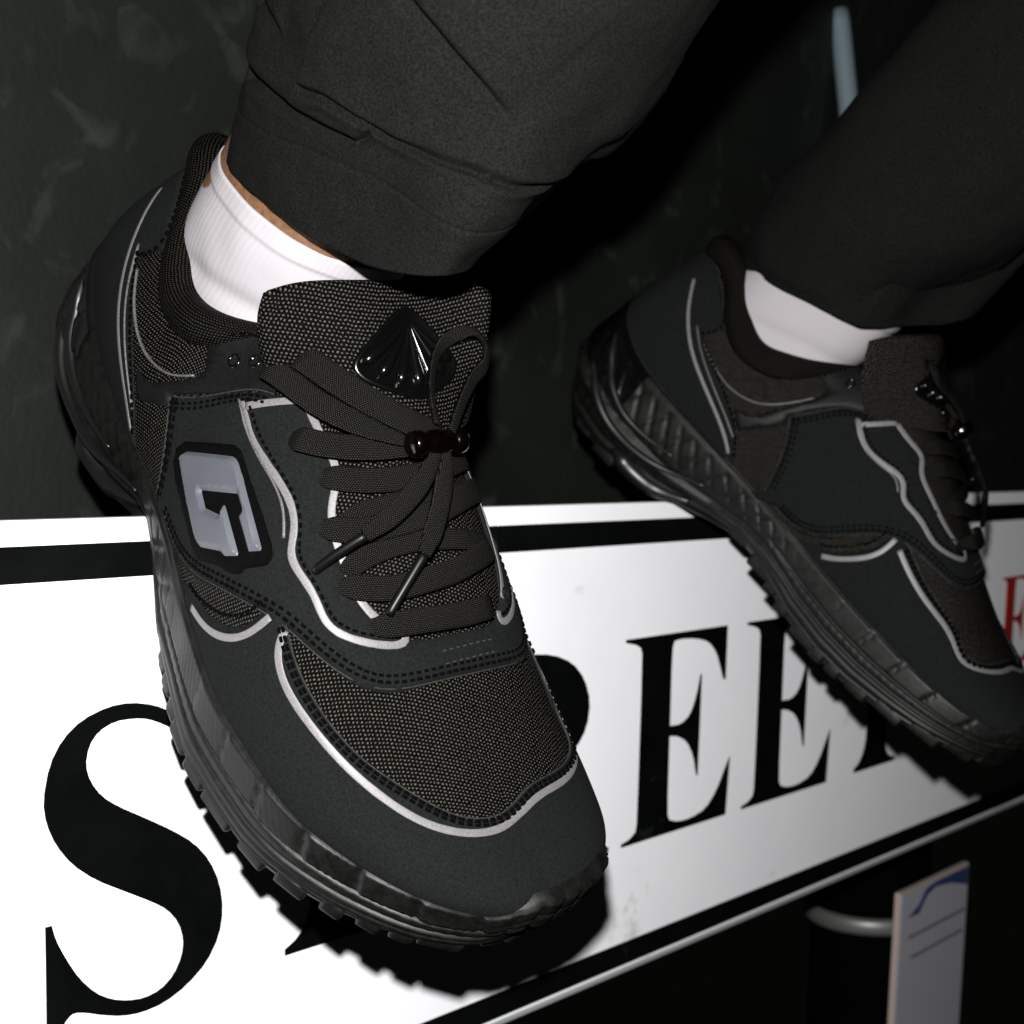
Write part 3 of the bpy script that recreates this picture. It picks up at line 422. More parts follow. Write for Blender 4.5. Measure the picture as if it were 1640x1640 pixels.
def panel(poly_sq, h0, th, rad=1.1, step=2.6, rs=1.6, extra=None):
    """a pattern piece lying on the upper: outline in (s,q), raised th mm with a rounded edge"""
    poly = np.array(poly_sq, float)*np.array([SS, QS]); poly = resample(poly, rs, True)
    area = .5*np.sum(poly[:, 0]*np.roll(poly[:, 1], -1)-np.roll(poly[:, 0], -1)*poly[:, 1])
    if area < 0: poly = poly[::-1]
    P, T = cdt(poly, step)
    d = seg_dist(P, poly); t = np.clip(d/rad, 0, 1); h = h0+th*np.sqrt(np.clip(1-(1-t)**2, 0, 1))*.75+th*.25
    if extra is not None: h = h+extra(P, d)
    s = np.clip(P[:, 0]/SS, 0, 1); q = np.clip(P[:, 1]/QS, -1, 1)
    V = list(at(s, q, h)); n = len(V); Fc = [tuple(t_) for t_ in T]
    # skirt
    cnt = {}
    for f in T:
        for i in range(len(f)):
            e = (f[i], f[(i+1) % len(f)]); cnt[e] = cnt.get(e, 0)+1
    bd = [e for e in cnt if (e[1], e[0]) not in cnt]; idx = {}
    for a, b in bd:
        for v in (a, b):
            if v not in idx: idx[v] = len(V); V.append(at(s[v:v+1], q[v:v+1], np.array([-.6]))[0])
        Fc.append((b, a, idx[a], idx[b]))
    return V, Fc, P
def orient(V, Fc):
    """triangles of the pattern plane may face inward after mapping: compare with the outward normal"""
    V = np.asarray(V); f = Fc[len(Fc)//3]; a, b, c = V[f[0]], V[f[1]], V[f[2]]; n = np.cross(b-a, c-a)
    out = (a-np.array([a[0]*.9+12, 0, 55.])); out[0] *= .3
    return Fc if n@out > 0 else [tuple(reversed(f)) for f in Fc]
def frame_on(curve, h):
    s, q = curve[:, 0], curve[:, 1]; P = at(s, q, np.broadcast_to(h, s.shape).astype(float)); N = normal(s, q)
    for _ in range(2):
        N[1:-1] = .25*N[:-2]+.5*N[1:-1]+.25*N[2:]; P[1:-1] = .25*P[:-2]+.5*P[1:-1]+.25*P[2:]
    N /= np.linalg.norm(N, axis=1, keepdims=True)
    T = np.gradient(P, axis=0); T /= np.maximum(np.linalg.norm(T, axis=1, keepdims=True), 1e-9); B = np.cross(N, T); B /= np.linalg.norm(B, axis=1, keepdims=True)
    return P, N, T, B
def ribbon(curve_sq, h, width, th, step=1.5, off=0, jitter=0, seed=0, k=2):
    c = smooth_curve(curve_sq, step, k); P, N, T, B = frame_on(c, h); P = P+B*off
    prof = [(-.5, -.8), (-.5, .35), (-.38, .95), (0, 1.), (.38, .95), (.5, .35), (.5, -.8)]
    V = []; rng = np.random.default_rng(seed); n = len(P); jw = np.convolve(rng.normal(0, 1, n+8), np.ones(3)/3, 'same')[4:-4]*jitter
    for i in range(n):
        for a, b in prof: V.append(P[i]+B[i]*(a*(width+jw[i]))+N[i]*(b*th))
    m = len(prof); Fc = [f[::-1] for f in gridfaces(n, m)]; Fc += [tuple(range(m)), tuple((n-1)*m+j for j in range(m))[::-1]]
    return V, Fc
def stitches(curves, h, pitch=3.1, ln=2.1, wd_=.75):
    """rows of thread stitches along pattern curves: (curve, offset)"""
    V = []; Fc = []
    for cu, off in curves:
        c = smooth_curve(cu, pitch/4); P, N, T, B = frame_on(c, h); P = P+B*off
        for i in range(2, len(P)-3, 4):
            t = T[i]; b = B[i]; n = N[i]; o = P[i]; k = len(V)
            for x, z in ((-ln/2, -.3), (-ln*.3, .42), (ln*.3, .42), (ln/2, -.3)):
                for y in (-wd_/2, wd_/2): V.append(o+t*x+b*y+n*z)
            Fc += [(k, k+2, k+3, k+1), (k+2, k+4, k+5, k+3), (k+4, k+6, k+7, k+5), (k, k+4, k+2), (k, k+6, k+4), (k+1, k+3, k+5), (k+1, k+5, k+7)]
    return V, Fc
def strap(P, N, width, th, taper=None):
    """flat woven lace along a 3D path; returns uv in mm"""
    P = np.asarray(P, float); n = len(P); T = np.gradient(P, axis=0); T /= np.linalg.norm(T, axis=1, keepdims=True)
    d = np.r_[0, np.cumsum(np.linalg.norm(np.diff(P, axis=0), axis=1))]
    seg = 14; V = []; UV = []; w = np.broadcast_to(width, (n,)) if taper is None else width*taper; th = np.broadcast_to(th, (n,))
    for i in range(n):
        b = np.cross(N[i], T[i]); b /= np.linalg.norm(b); nn = np.cross(T[i], b)
        for k in range(seg):
            a = 2*math.pi*k/seg; ca, sa = math.cos(a), math.sin(a)
            x = math.copysign(abs(ca)**.75, ca)*w[i]/2; z = math.copysign(abs(sa)**.8, sa)*th[i]/2*(1+.18*math.cos(4*math.pi*x/w[i]))
            V.append(P[i]+b*x+nn*z); UV.append((d[i], x))
    Fc = [f[::-1] for f in gridfaces(n, seg, False, True)]; Fc += [tuple(range(seg)), tuple((n-1)*seg+k for k in range(seg))[::-1]]
    return V, Fc, UV
def lace_path(curve, h, step=1.4, dive0=True, dive1=True):
    c = smooth_curve(curve, step, 1); n = len(c); t = np.linspace(0, 1, n); L = n*step
    e = min(8/L, .3); k = np.ones(n)
    if dive0: k = np.minimum(k, np.clip(t/e, 0, 1))
    if dive1: k = np.minimum(k, np.clip((1-t)/e, 0, 1))
    hh = h*(k*k*(3-2*k)); P, N, T, B = frame_on(c, hh)
    return P, N

# ---- sole: closed loop round the foot, lateral heel to toe to medial heel
def loop_curves():
    s = np.linspace(0, 1, 900); A = cr(FL, s); B = cr(FM, s)[::-1][1:-1]; L = np.vstack([A, B])
    return resample(L, 1.5, True)
LOOP = loop_curves(); NL = len(LOOP)
def ss(a, b, x): t = np.clip((x-a)/(b-a), 0, 1); return t*t*(3-2*t)
def zbot(x, y=0):
    la = np.interp(x, [-40, -25, -5, 25, 60, 85, 115, 140, 230, 265, 290, 312], [26, 17, 6, 1, 3, 13, 10, 1, 1, 7, 15, 24])
    me = np.interp(x, [-40, -25, -5, 25, 62, 91, 116, 132, 165, 190, 213, 234, 255, 280, 300, 312], [26, 17, 6, 1, 4, 11, 18, 17, 7, 4, 4, 7, 11, 17, 21, 24])
    k = ss(-8, 8, np.asarray(y, float)); return la*(1-k)+me*k
def sole_low(x, y):
    """how far the bottom edge sits in (-) or out from the feather line"""
    la = np.interp(x, [-40, 0, 40, 70, 95, 115, 140, 165, 190, 320], [-6, -7, -10, -15, -20, -14, -7, -4, -.5, -.5])
    me = np.interp(x, [-40, 0, 40, 70, 95, 115, 140, 165, 190, 320], [-4, -3, -4, -9, -13, -10, -5, -2.5, -1., -.5])
    return np.where(np.asarray(y) < 0, la, me)
def sole_mesh():
    C = LOOP; T = np.roll(C, -1, 0)-np.roll(C, 1, 0); T[:, 2] = 0; T /= np.linalg.norm(T, axis=1, keepdims=True)
    Nn = np.stack([T[:, 1], -T[:, 0], 0*T[:, 0]], 1)*1.0
    if np.mean(np.sum(Nn*(C-C.mean(0)), 1)) < 0: Nn = -Nn
    u = np.arange(NL)*1.5; x = C[:, 0]; y = C[:, 1]; med = y > 0
    heel = ss(55, -12, x); fore = ss(120, 165, x); arch = np.exp(-((x-100)/32)**2)
    toe = ss(283, 301, x)*ss(-14, 8, y)*ss(64, 50, y)
    lip = 1.8+heel*15*ss(42, 10, np.abs(y))+toe*8.; low = sole_low(x, y)
    zt = C[:, 2]+lip; zb = zbot(x, y)
    G = np.r_[np.linspace(0, 1, 52)]
    # outward profile
    O = np.zeros((NL, len(G))); Z = np.zeros_like(O)
    for j, g in enumerate(G):
        mid = math.sin(math.pi*min(g*1.02, 1))
        base = (1.2+.9*mid)*fore+(1-fore)*(1.0+2.6*mid)
        o = base+heel*(1+6*math.exp(-((g-.45)/.28)**2))+low*(1-g)**1.35
        # inward tuck near ground
        o = o-2.2*max(0, .12-g)/.12
        # forefoot relief
        pu = u*.5+g*6*np.where(med, -1, 1)
        fac = ((u+g*9)/22.) % 1; fz = ss(165, 225, x)
        band1 = ss(.60, .64, g)*ss(.985, .95, g); notch = np.exp(-((fac-.5)/.045)**2)
        r = 1.4*band1*(1-.9*notch*fz)-.6*fz*band1*((fac+.5) % 1-.5)*1.6+.25*band1*np.sin(u*1.9+g*50)*np.sin(u*.11)
        r = r-1.3*np.exp(-((g-.60)/.022)**2)
        band2 = ss(.44, .47, g)*ss(.575, .545, g); r = r+band2*(.75+.16*np.sin(u*2*math.pi/2.1+g*30))
        r = r-1.1*np.exp(-((g-.42)/.02)**2)
        band3 = ss(.17, .21, g)*ss(.40, .36, g); r = r+band3*.9-.9*np.exp(-((g-.29)/.016)**2)*band3
        r = r-1.0*np.exp(-((g-.15)/.02)**2)
        # heel and arch: flowing diagonal creases between two ridge lines
        um = np.where(med, NL*1.5-u, u)
        a1 = np.sin(2*math.pi*(um*.085+g*2.6+.12*np.sin(um*.07))); a2 = np.sin(2*math.pi*(um*.060-g*1.9+.15*np.sin(um*.05)))
        wz = ss(.40, .52, g)*ss(.93, .8, g)
        rh = wz*(-1.0*np.maximum(a1, 0)**7-.9*np.maximum(a2, 0)**7)
        gl = .34+.06*np.sin(um*.03+1.); rh = rh+1.6*np.exp(-((g-gl)/.045)**2)-1.1*np.exp(-((g-gl-.10)/.03)**2)-1.2*np.exp(-((g-.18)/.03)**2)
        rh = rh-1.2*np.exp(-((g-.95)/.018)**2)
        rel = r*fore*(1-toe)+rh*(1-fore)
        # toe bumper blocks
        bl = ((u/8.5) % 1); blk = np.minimum(ss(.08, .2, bl), ss(.98, .86, bl))
        rel = rel+toe*(ss(.42, .5, g)*ss(1.0, .95, g)*(1.1+1.5*blk*(1-.85*np.exp(-((g-.74)/.03)**2))))
        O[:, j] = o+rel; Z[:, j] = zb+(zt-zb)*g
    P = C[:, None, :2]+Nn[:, None, :2]*O[:, :, None]
    V = np.concatenate([P, Z[:, :, None]], 2)
    # lip turns in over the upper, bottom turns in under the foot
    lipin = np.concatenate([C[:, None, :2]-Nn[:, None, :2]*(2.2+0*u)[:, None, None], (zt+.2)[:, None, None]], 2)
    ctr = np.stack([x, y*0+np.where(x > 250, 9., 0), zb+1.5], 1); inn = C.copy(); inn[:, :2] -= Nn[:, :2]*9; inn[:, 2] = zb+1.
    bot = inn[:, None, :]; cen = (inn*.15+ctr*.85)[:, None, :]
    A = np.concatenate([cen, bot, V, lipin], 1); m = A.shape[1]
    Fc = gridfaces(NL, m, True); UV = [(uu, g*40) for uu in u for g in range(m)]
    V = A.reshape(-1, 3)
    Vn = np.asarray(V); f = Fc[30]; nn = np.cross(Vn[f[1]]-Vn[f[0]], Vn[f[2]]-Vn[f[0]])
    if nn[:2]@Nn[0, :2] < 0: Fc = [t[::-1] for t in Fc]
    return V, Fc, Nn, A
def box_mesh(lx, ly, lz, bev):
    bm = bmesh.new(); bmesh.ops.create_cube(bm, size=1); bmesh.ops.scale(bm, vec=(lx, ly, lz), verts=bm.verts)
    bmesh.ops.bevel(bm, geom=bm.edges[:]+bm.verts[:], offset=bev, segments=2, affect='EDGES', profile=.6)
    V = [tuple(v.co) for v in bm.verts]; Fc = [tuple(v.index for v in f.verts) for f in bm.faces]; bm.free(); return V, Fc
R1_= [[0.523269, 0.715398, 0.463029], [0.762656, -0.150728, -0.628997], [-0.380191, 0.682266, -0.624474]]
T1_= [-174.46, -112.39, 654.61]
R2_= [[0.713048, 0.413593, 0.56613], [0.675348, -0.188278, -0.713061], [-0.188327, 0.890782, -0.413571]]
T2_= [42.03, -130.37, 877.43]
WS = [0, .1, .3, .4, .46, .5, .55, .6, 1]; WD = [0, .018, .02, .02, .01, -.008, -.01, 0, 0]
def mir(P): return [(float(s+np.interp(s, WS, WD)), -q) for s, q in P]     # the inner side's pieces sit slightly differently
def build_shoe(sh):
    A = sh.add
    V, Fc, UV = upper_mesh(); up = A('upper', V, Fc, M['mesh'], uv=UV)
    bm = bmesh.new(); bm.from_mesh(up.data); bmesh.ops.remove_doubles(bm, verts=bm.verts, dist=.00008); bm.to_mesh(up.data); bm.free()
    # sole and tread
    V, Fc, Nn, SG = sole_mesh(); sole = A('sole', V, Fc, M['rubber'])
    lug_me = {}; T = np.roll(LOOP, -1, 0)-np.roll(LOOP, 1, 0); rng = np.random.default_rng(4); i = 3
    while i < NL-4:
        x, y, _ = LOOP[i]; kind = int(rng.integers(0, 3)); ln = (9., 13., 17.)[kind]
        if not (48 < x < 118) and x > -4:
            t = T[i]/np.linalg.norm(T[i]); fx = np.array([t[0], t[1], 0]); fx /= np.linalg.norm(fx); ms = -1 if sh.mir else 1
            c = np.array([x, y, zbot(x, y)+1.6])+Nn[i]*(sole_low(x, y)-2.6+.5*rng.random())
            if kind not in lug_me:
                bv, bf = box_mesh(ln, 7.5, 6.5, 1.5); o = mesh_obj('tread_lug', np.array(bv)*MM, bf, M['rubber'], sole); lug_me[kind] = o.data
            else:
                o = bpy.data.objects.new('tread_lug', lug_me[kind]); COL.objects.link(o); o.parent = sole
            o.location = (c[0]*MM, c[1]*ms*MM, c[2]*MM); o.rotation_euler = (0, 0, math.atan2(fx[1]*ms, fx[0])); o.scale = (1, 1, .9+.3*rng.random())
        i += int(round((ln+2.5+2*rng.random())/1.5))
    # glossy heel clip and moulded ridges on the sole's heel
    idx = [i for i in np.r_[NL-40:NL, 0:40] if LOOP[i][0] < 26]; js = np.arange(2+26, 2+52)
    Pc = np.array([[SG[i, j]+Nn[i]*(.9 if 29 <= j < 52 else -.4) for j in js] for i in idx])
    f_ = gridfaces(len(idx), len(js)); V = Pc.reshape(-1, 3); a, b, c = V[f_[60][0]], V[f_[60][1]], V[f_[60][2]]
    if np.cross(b-a, c-a)@Nn[idx[len(idx)//2]] < 0: f_ = [q[::-1] for q in f_]
    A('heel_clip', V, f_, M['gloss'], parent=sole)
    for sd in (-1, 1):
        for path, r0 in (([(-6, .86), (2, .74), (12, .62), (26, .53), (44, .5), (64, .55)], 2.6), ([(-4, .56), (8, .44), (24, .34), (44, .3), (66, .36), (88, .5)], 2.9), ([(34, .16), (50, .07), (68, .06), (86, .15)], 5.5)):
            pts = []
            for x_, g_ in spline(np.array(path), 30):
                cand = [i for i in range(NL) if LOOP[i][1]*sd > 0]; i = min(cand, key=lambda i: abs(LOOP[i][0]-x_)); jj = 2+g_*51; j0 = int(jj)
                pts.append(SG[i, j0]*(1-jj+j0)+SG[i, j0+1]*(jj-j0)+Nn[i]*.2)
            pts = np.array(pts)
            for _ in range(4): pts[1:-1] = .25*pts[:-2]+.5*pts[1:-1]+.25*pts[2:]
            V, Fc = tube_mesh(pts, np.interp(np.linspace(0, 1, 30), [0, .15, .6, 1], [.4, 1., .9, .2])*r0, 14); A('sole_ridge', V, Fc, M['rubber_gloss'], parent=sole)
    # pattern pieces
    ne, mi = CV['notch_edge'], CV['mud_in']
    front = [p for p in mi]; med = mir([p for p in mi if p[0] < .665 and p[1] < -.5])
    poly = [(.43, -1.)]+ne+[(.528, -.56)]+front+med[::-1]+[(.528, .56)]+mir(ne)[::-1]+[(.43, 1.)]+[(s, 1.) for s in np.linspace(.47, .985, 22)]+[(s, -1.) for s in np.linspace(.985, .47, 22)]
    V, Fc, _ = panel(poly, .2, 1.1, step=3.2); A('mudguard', V, orient(V, Fc), M['nubuck'])
    th = [p for p in CV['throat'] if p[1] < -.04]; lo = [p for p in CV['quarter_low'] if p[1] < .02]
    tp = CV['quarter_top']; rr = CV['quarter_rear']
    poly = tp[:-1]+th+mir(th)[::-1]+mir(tp[:-1])[::-1]+mir(rr)[1:]+[(.352, 1.), (.368, 1.)]+mir(lo)+lo[::-1]+[(.368, -1.), (.352, -1.)]+rr[1:][::-1]
    V, Fc, _ = panel(poly, .5, 1.3, step=3.0); A('quarter_panel', V, orient(V, Fc), M['nubuck'])
    tb = [(s, min(q, -.03)) for s, q in CV['tab']]; hf = CV['heel_front']
    for f in (lambda p: p, mir):
        V, Fc, _ = panel(f(tb), .1, .7, step=3.); A('collar_tab', V, orient(V, Fc), M['leather'])
        V, Fc, _ = panel(f([(0, -.13), (.012, -.135)]+hf+[(.295, -1.)]+[(s, -1.) for s in np.linspace(.27, 0, 12)]), .1, .9, step=3.2); A('heel_counter', V, orient(V, Fc), M['nubuck'])
        A('reflective_stripe', *ribbon(f(CV['notch_stripe']), 1.5, 2.7, .14, jitter=.1), M['stripe'])
        A('reflective_stripe', *ribbon(f(CV['stay_stripe'][2:]), 1.9, 2.7, .14, jitter=.2, seed=3, k=1), M['stripe'])
        A('reflective_stripe', *ribbon(f(CV['stay_top_stripe']), 1.95, 2.7, .14, jitter=.1), M['stripe'])
        A('reflective_stripe', *ribbon(f(CV['throat_stripe']), 1.85, 2.7, .14, jitter=.15, seed=5), M['stripe'])
        A('reflective_stripe', *ribbon(f(CV['heel_stripe']), 1.0, 1.8, .14, jitter=.08), M['stripe'])
        A('thin_piping', *ribbon(f(CV['heel_line']), 1.0, .8, .5), M['dim_stripe'])
        A('thin_piping', *ribbon(f(CV['collar_mesh_line']), .3, .8, .6), M['dim_stripe'])
        A('thin_piping', *ribbon(f(CV['stay_line']), 1.9, .9, .4, jitter=.3), M['dim_stripe'])
    for cu in (lo+mir(lo)[::-1], front+med[::-1]): A('cut_edge', *ribbon(cu, .9, .55, .35, off=0), M['cut_edge'])
    for f in (lambda p: p, mir): A('cut_edge', *ribbon(f(rr), 1.2, .5, .35), M['cut_edge']); A('cut_edge', *ribbon(f(tp[:-1]), 1.3, .5, .35), M['cut_edge'])
    ts = CV['toe_stripe']; full = ts+[(a_, b_+.056) for a_, b_ in front[-4:] if a_ < .71]+[(a_, b_+.056) for a_, b_ in med[::-1]]
    A('reflective_stripe', *ribbon(full, 1.45, 2.7, .14, jitter=.08), M['stripe'])
    low = lo+mir(lo)[::-1]
    st = [(low, 2.2), (low, 4.4), (front+med[::-1], -1.1), (front+med[::-1], -2.5)]
    for f, sg in ((lambda p: p, 1), (mir, -1)):
        st += [(f(rr), 2.*sg), (f(rr), 4.2*sg), (f(tp[:-1]), -2.2*sg), (f(tp[:-1]), -4.*sg), (f(ne), 2.*sg), (f(tb[9:17]), -1.8*sg), (f(hf[:7]), 1.6*sg), (f(hf[6:]), 1.6*sg), (f(CV['stay_stripe'][2:]), 2.5*sg)]
    V, Fc = stitches(st, 1.75, pitch=3.0, ln=2.2, wd_=1.0); o = A('stitching', V, Fc, M['stitch']); o['kind'] = 'stuff'
    # saddle bar-tack box of paler thread
    bt = [[(.608, -.10), (.606, .18)], [(.618, -.10), (.616, .18)], [(.608, -.10), (.618, -.10)]]
    V, Fc = stitches([(np.array(b), 0) for b in bt[:2]]+[], 1.8, wd_=.5); o = A('stitching', V, Fc, M['stitch_lit']); o['kind'] = 'stuff'
    # collar roll
    s = np.r_[np.linspace(.375, 0, 60), np.linspace(0, .375, 60)[1:]]; side = np.r_[-np.ones(60), np.ones(59)]
    T_ = np.where((side < 0)[:, None], cr(TL, s), cr(TM, s)); 
    ctr = np.array([52., 0, 0]); inw = ctr-T_; inw[:, 2] = 0; inw /= np.linalg.norm(inw, axis=1, keepdims=True)
    rad = 7.6*ss(.39, .30, s)*.85+1.6+1.*ss(.1, 0, s)
    cen = T_+inw*(rad*.15)[:, None]-np.array([0, 0, 1.])*(rad*.75)[:, None]
    for _ in range(3): cen[1:-1] = .25*cen[:-2]+.5*cen[1:-1]+.25*cen[2:]
    V, Fc = tube_mesh(cen, rad, 28); d = np.r_[0, np.cumsum(np.linalg.norm(np.diff(cen, axis=0), axis=1))]
    A('collar', V, Fc, M['collar_mesh'], uv=[(dd, k*1.5) for dd in d for k in range(28)])
    # tongue with shell emblem
    tongue(sh)
    # eyelets
    for nm, pts in (('eyelets_tab', CV['eyelets_tab']), ('eyelets', CV['eyelets'])):
        for f in (lambda p: p, mir):
            for (s_, q_) in f(pts):
                P = at(np.array([s_]), np.array([q_]), np.array([.9 if nm == 'eyelets_tab' else 1.9]))[0]; N_ = normal(np.array([s_]), np.array([q_]))[0]
                X = np.cross(N_, [0, 0, 1.]); X /= np.linalg.norm(X); Y = np.cross(N_, X); V = []
                prof = [(2.9, -.6), (2.7, .2), (2.2, .45), (1.7, .2), (1.5, -.7), (0.01, -.6)]
                for i_ in range(20):
                    t = 2*math.pi*i_/20
                    for r, z in prof: V.append(P+X*r*math.cos(t)+Y*r*math.sin(t)+N_*z)
                A('eyelet', V, gridfaces(20, len(prof), True), M['gloss'] if nm == 'eyelets_tab' else M['nubuck'])
    # laces
    for nm, h, wdt in (('lace_b2', 3.2, 7.4), ('lace_c2', 3.2, 7.4), ('lace_c', 4.6, 8.6), ('lace_b', 4.6, 8.6), ('lace_a', 4.8, 8.6), ('lace_d', 6., 9.), ('lace_bar', 5.2, 8.8)):
        P, N_ = lace_path(CV[nm], h, dive1=nm != 'lace_d'); n = len(P); a_ = np.arange(n)*1.4; tp_ = .5+.5*np.minimum(ss(0, 7, a_), 1 if nm == 'lace_d' else ss(0, 7, a_[::-1])); V, Fc, UV = strap(P, N_, wdt, 1.5+.9*(1-tp_), tp_); A('lace', V, Fc, M['lace'], uv=UV)
    P, N_ = lace_path(CV['lace_e'], 8., dive1=False); a_ = np.arange(len(P))*1.4; V, Fc, UV = strap(P, N_, 9., 2., .5+.5*ss(0, 8, a_)); A('lace', V, Fc, M['lace'], uv=UV)
    P, N_ = lace_path(CV['lace_f'], 10.5, dive1=False); V, Fc, UV = strap(P, N_, 10.5, 2.2); A('lace', V, Fc, M['lace'], uv=UV)
    for nm, ag in (('tail_a', 'aglet_a'), ('tail_b', 'aglet_b')):
        P, N_ = lace_path(CV[nm], 12.5, dive0=False, dive1=False); n = len(P); tp_ = np.interp(np.linspace(0, 1, n), [0, .12, .35, .8, 1], [.55, .7, 1., .95, .62])
        V, Fc, UV = strap(P, N_, 7.6, 3., tp_); A('lace', V, Fc, M['lace'], uv=UV)
        c = smooth_curve(CV[ag], 1.5, 1); n = len(c); h = np.linspace(12., 7.5 if nm == 'tail_b' else 3.8, n); P, N_, T_, B_ = frame_on(c, h)
        r = np.interp(np.linspace(0, 1, n), [0, .06, .94, 1], [1.5, 1.75, 1.6, 1.2]); V, Fc = tube_mesh(P, r, 14); A('aglet', V, Fc, M['aglet'])
    LPP = np.array([(168, 3, 138), (160, 10, 143), (152, 19, 146), (147, 27, 147.5), (141, 30, 151), (136, 27, 153), (134, 21, 150), (138, 12, 146), (150, 4, 141), (163, 0, 137)], float)
    P = spline(LPP, 60); N_ = np.tile(np.array([.35, .55, .75]), (60, 1)); V, Fc, UV = strap(P, N_, 5., 2.); A('lace', V, Fc, M['lace'], uv=UV)
    # toggle
    c = smooth_curve(CV['toggle'], 1., 1); P, N_, T_, B_ = frame_on(c, 13.); c0 = P.mean(0); ax = P[-1]-P[0]; ax /= np.linalg.norm(ax); up_ = N_[len(N_)//2]; up_ -= ax*(up_@ax); up_ /= np.linalg.norm(up_); b = np.cross(ax, up_)
    prof = [(0.01, -12.2), (3.2, -12.0), (4.3, -11.2), (4.7, -9.6), (4.6, -7.4), (3.9, -6.6), (3.3, -5.8), (3.6, -4.8), (4.3, -3.5), (4.5, 0), (4.3, 3.5), (3.6, 4.8), (3.3, 5.8), (3.9, 6.6), (4.6, 7.4), (4.7, 9.6), (4.3, 11.2), (3.2, 12.), (0.01, 12.2)]
    V = []
    for i_ in range(28):
        t = 2*math.pi*i_/28
        for r, z in prof: V.append(c0+ax*z+up_*r*math.cos(t)+b*r*math.sin(t))
    A('cord_toggle', V, [f[::-1] for f in gridfaces(28, len(prof), True)], M['toggle'])
    # badge on the lateral side
    V, Fc, _ = panel(CV['badge'], 1.4, 1.7, rad=1.6, step=1.6, rs=1.1); bd = A('badge', V, orient(V, Fc), M['rim'])
    poly = np.array(CV['plate'])
    V, Fc = plate_mesh(poly); o = A('badge_plate', V, orient(V, Fc), M['plate'], parent=bd)
    o.data.set_sharp_from_angle(angle=math.radians(22))
def plate_mesh(poly_sq):
    poly = resample(np.array(poly_sq)*np.array([SS, QS]), .8, True)
    area = .5*np.sum(poly[:, 0]*np.roll(poly[:, 1], -1)-np.roll(poly[:, 0], -1)*poly[:, 1])
    if area < 0: poly = poly[::-1]
    P, T = cdt(poly, .65); d = seg_dist(P, poly); h = 3.0+np.clip(d/1.3, 0, 1)*1.7
    s, q = P[:, 0]/SS, P[:, 1]/QS; V = list(at(s, q, h)); Fc = list(T); cnt = set()
    for f in T:
        for i in range(3): cnt.add((f[i], f[(i+1) % 3]))
    idx = {}
    for a, b in [e for e in cnt if (e[1], e[0]) not in cnt]:
        for v in (a, b):
            if v not in idx: idx[v] = len(V); V.append(at(s[v:v+1], q[v:v+1], np.array([1.5]))[0])
        Fc.append((b, a, idx[a], idx[b]))
    return V, Fc
TCc = np.array([(160, 1, 126), (142, 1, 135.5), (126, 1, 146), (112, 1, 155.5)], float)
TLe = np.array([(128, -30, 108), (117, -38, 121), (109, -42.5, 135), (106, -43, 149)], float)
TMe = np.array([(146, 33, 122), (138, 37, 137), (130, 40, 150.5), (119.5, 41, 163)], float)
TONGUE = [TCc, TLe, TMe]
TC2 = np.array([(162, 1, 127), (150, 1, 139), (138, 1, 151), (126, 1, 163)], float)
TM2 = np.array([(128, 32, 112), (117, 37, 124), (110, 39, 135), (104, 40, 147)], float); TL2 = TM2*np.array([1, -1, 1.])
def tongue_pt(u, v):
    u = np.asarray(u, float); v = np.asarray(v, float); tc_, tl_, tm_ = TONGUE; C = cr(tc_, v); E = np.where((u < 0)[..., None], cr(tl_, v), cr(tm_, v))
    a = np.abs(u)[..., None]; D = E-C; out = C+D*a**2; out[..., 1] = C[..., 1]+D[..., 1]*np.abs(u)**.92
    return out
def tongue_n(u, v):
    e = .01; a = tongue_pt(u+e, v)-tongue_pt(u-e, v); b = tongue_pt(u, np.minimum(v+e, 1))-tongue_pt(u, np.maximum(v-e, 0)); n = np.cross(a, b); return n/np.linalg.norm(n, axis=-1, keepdims=True)
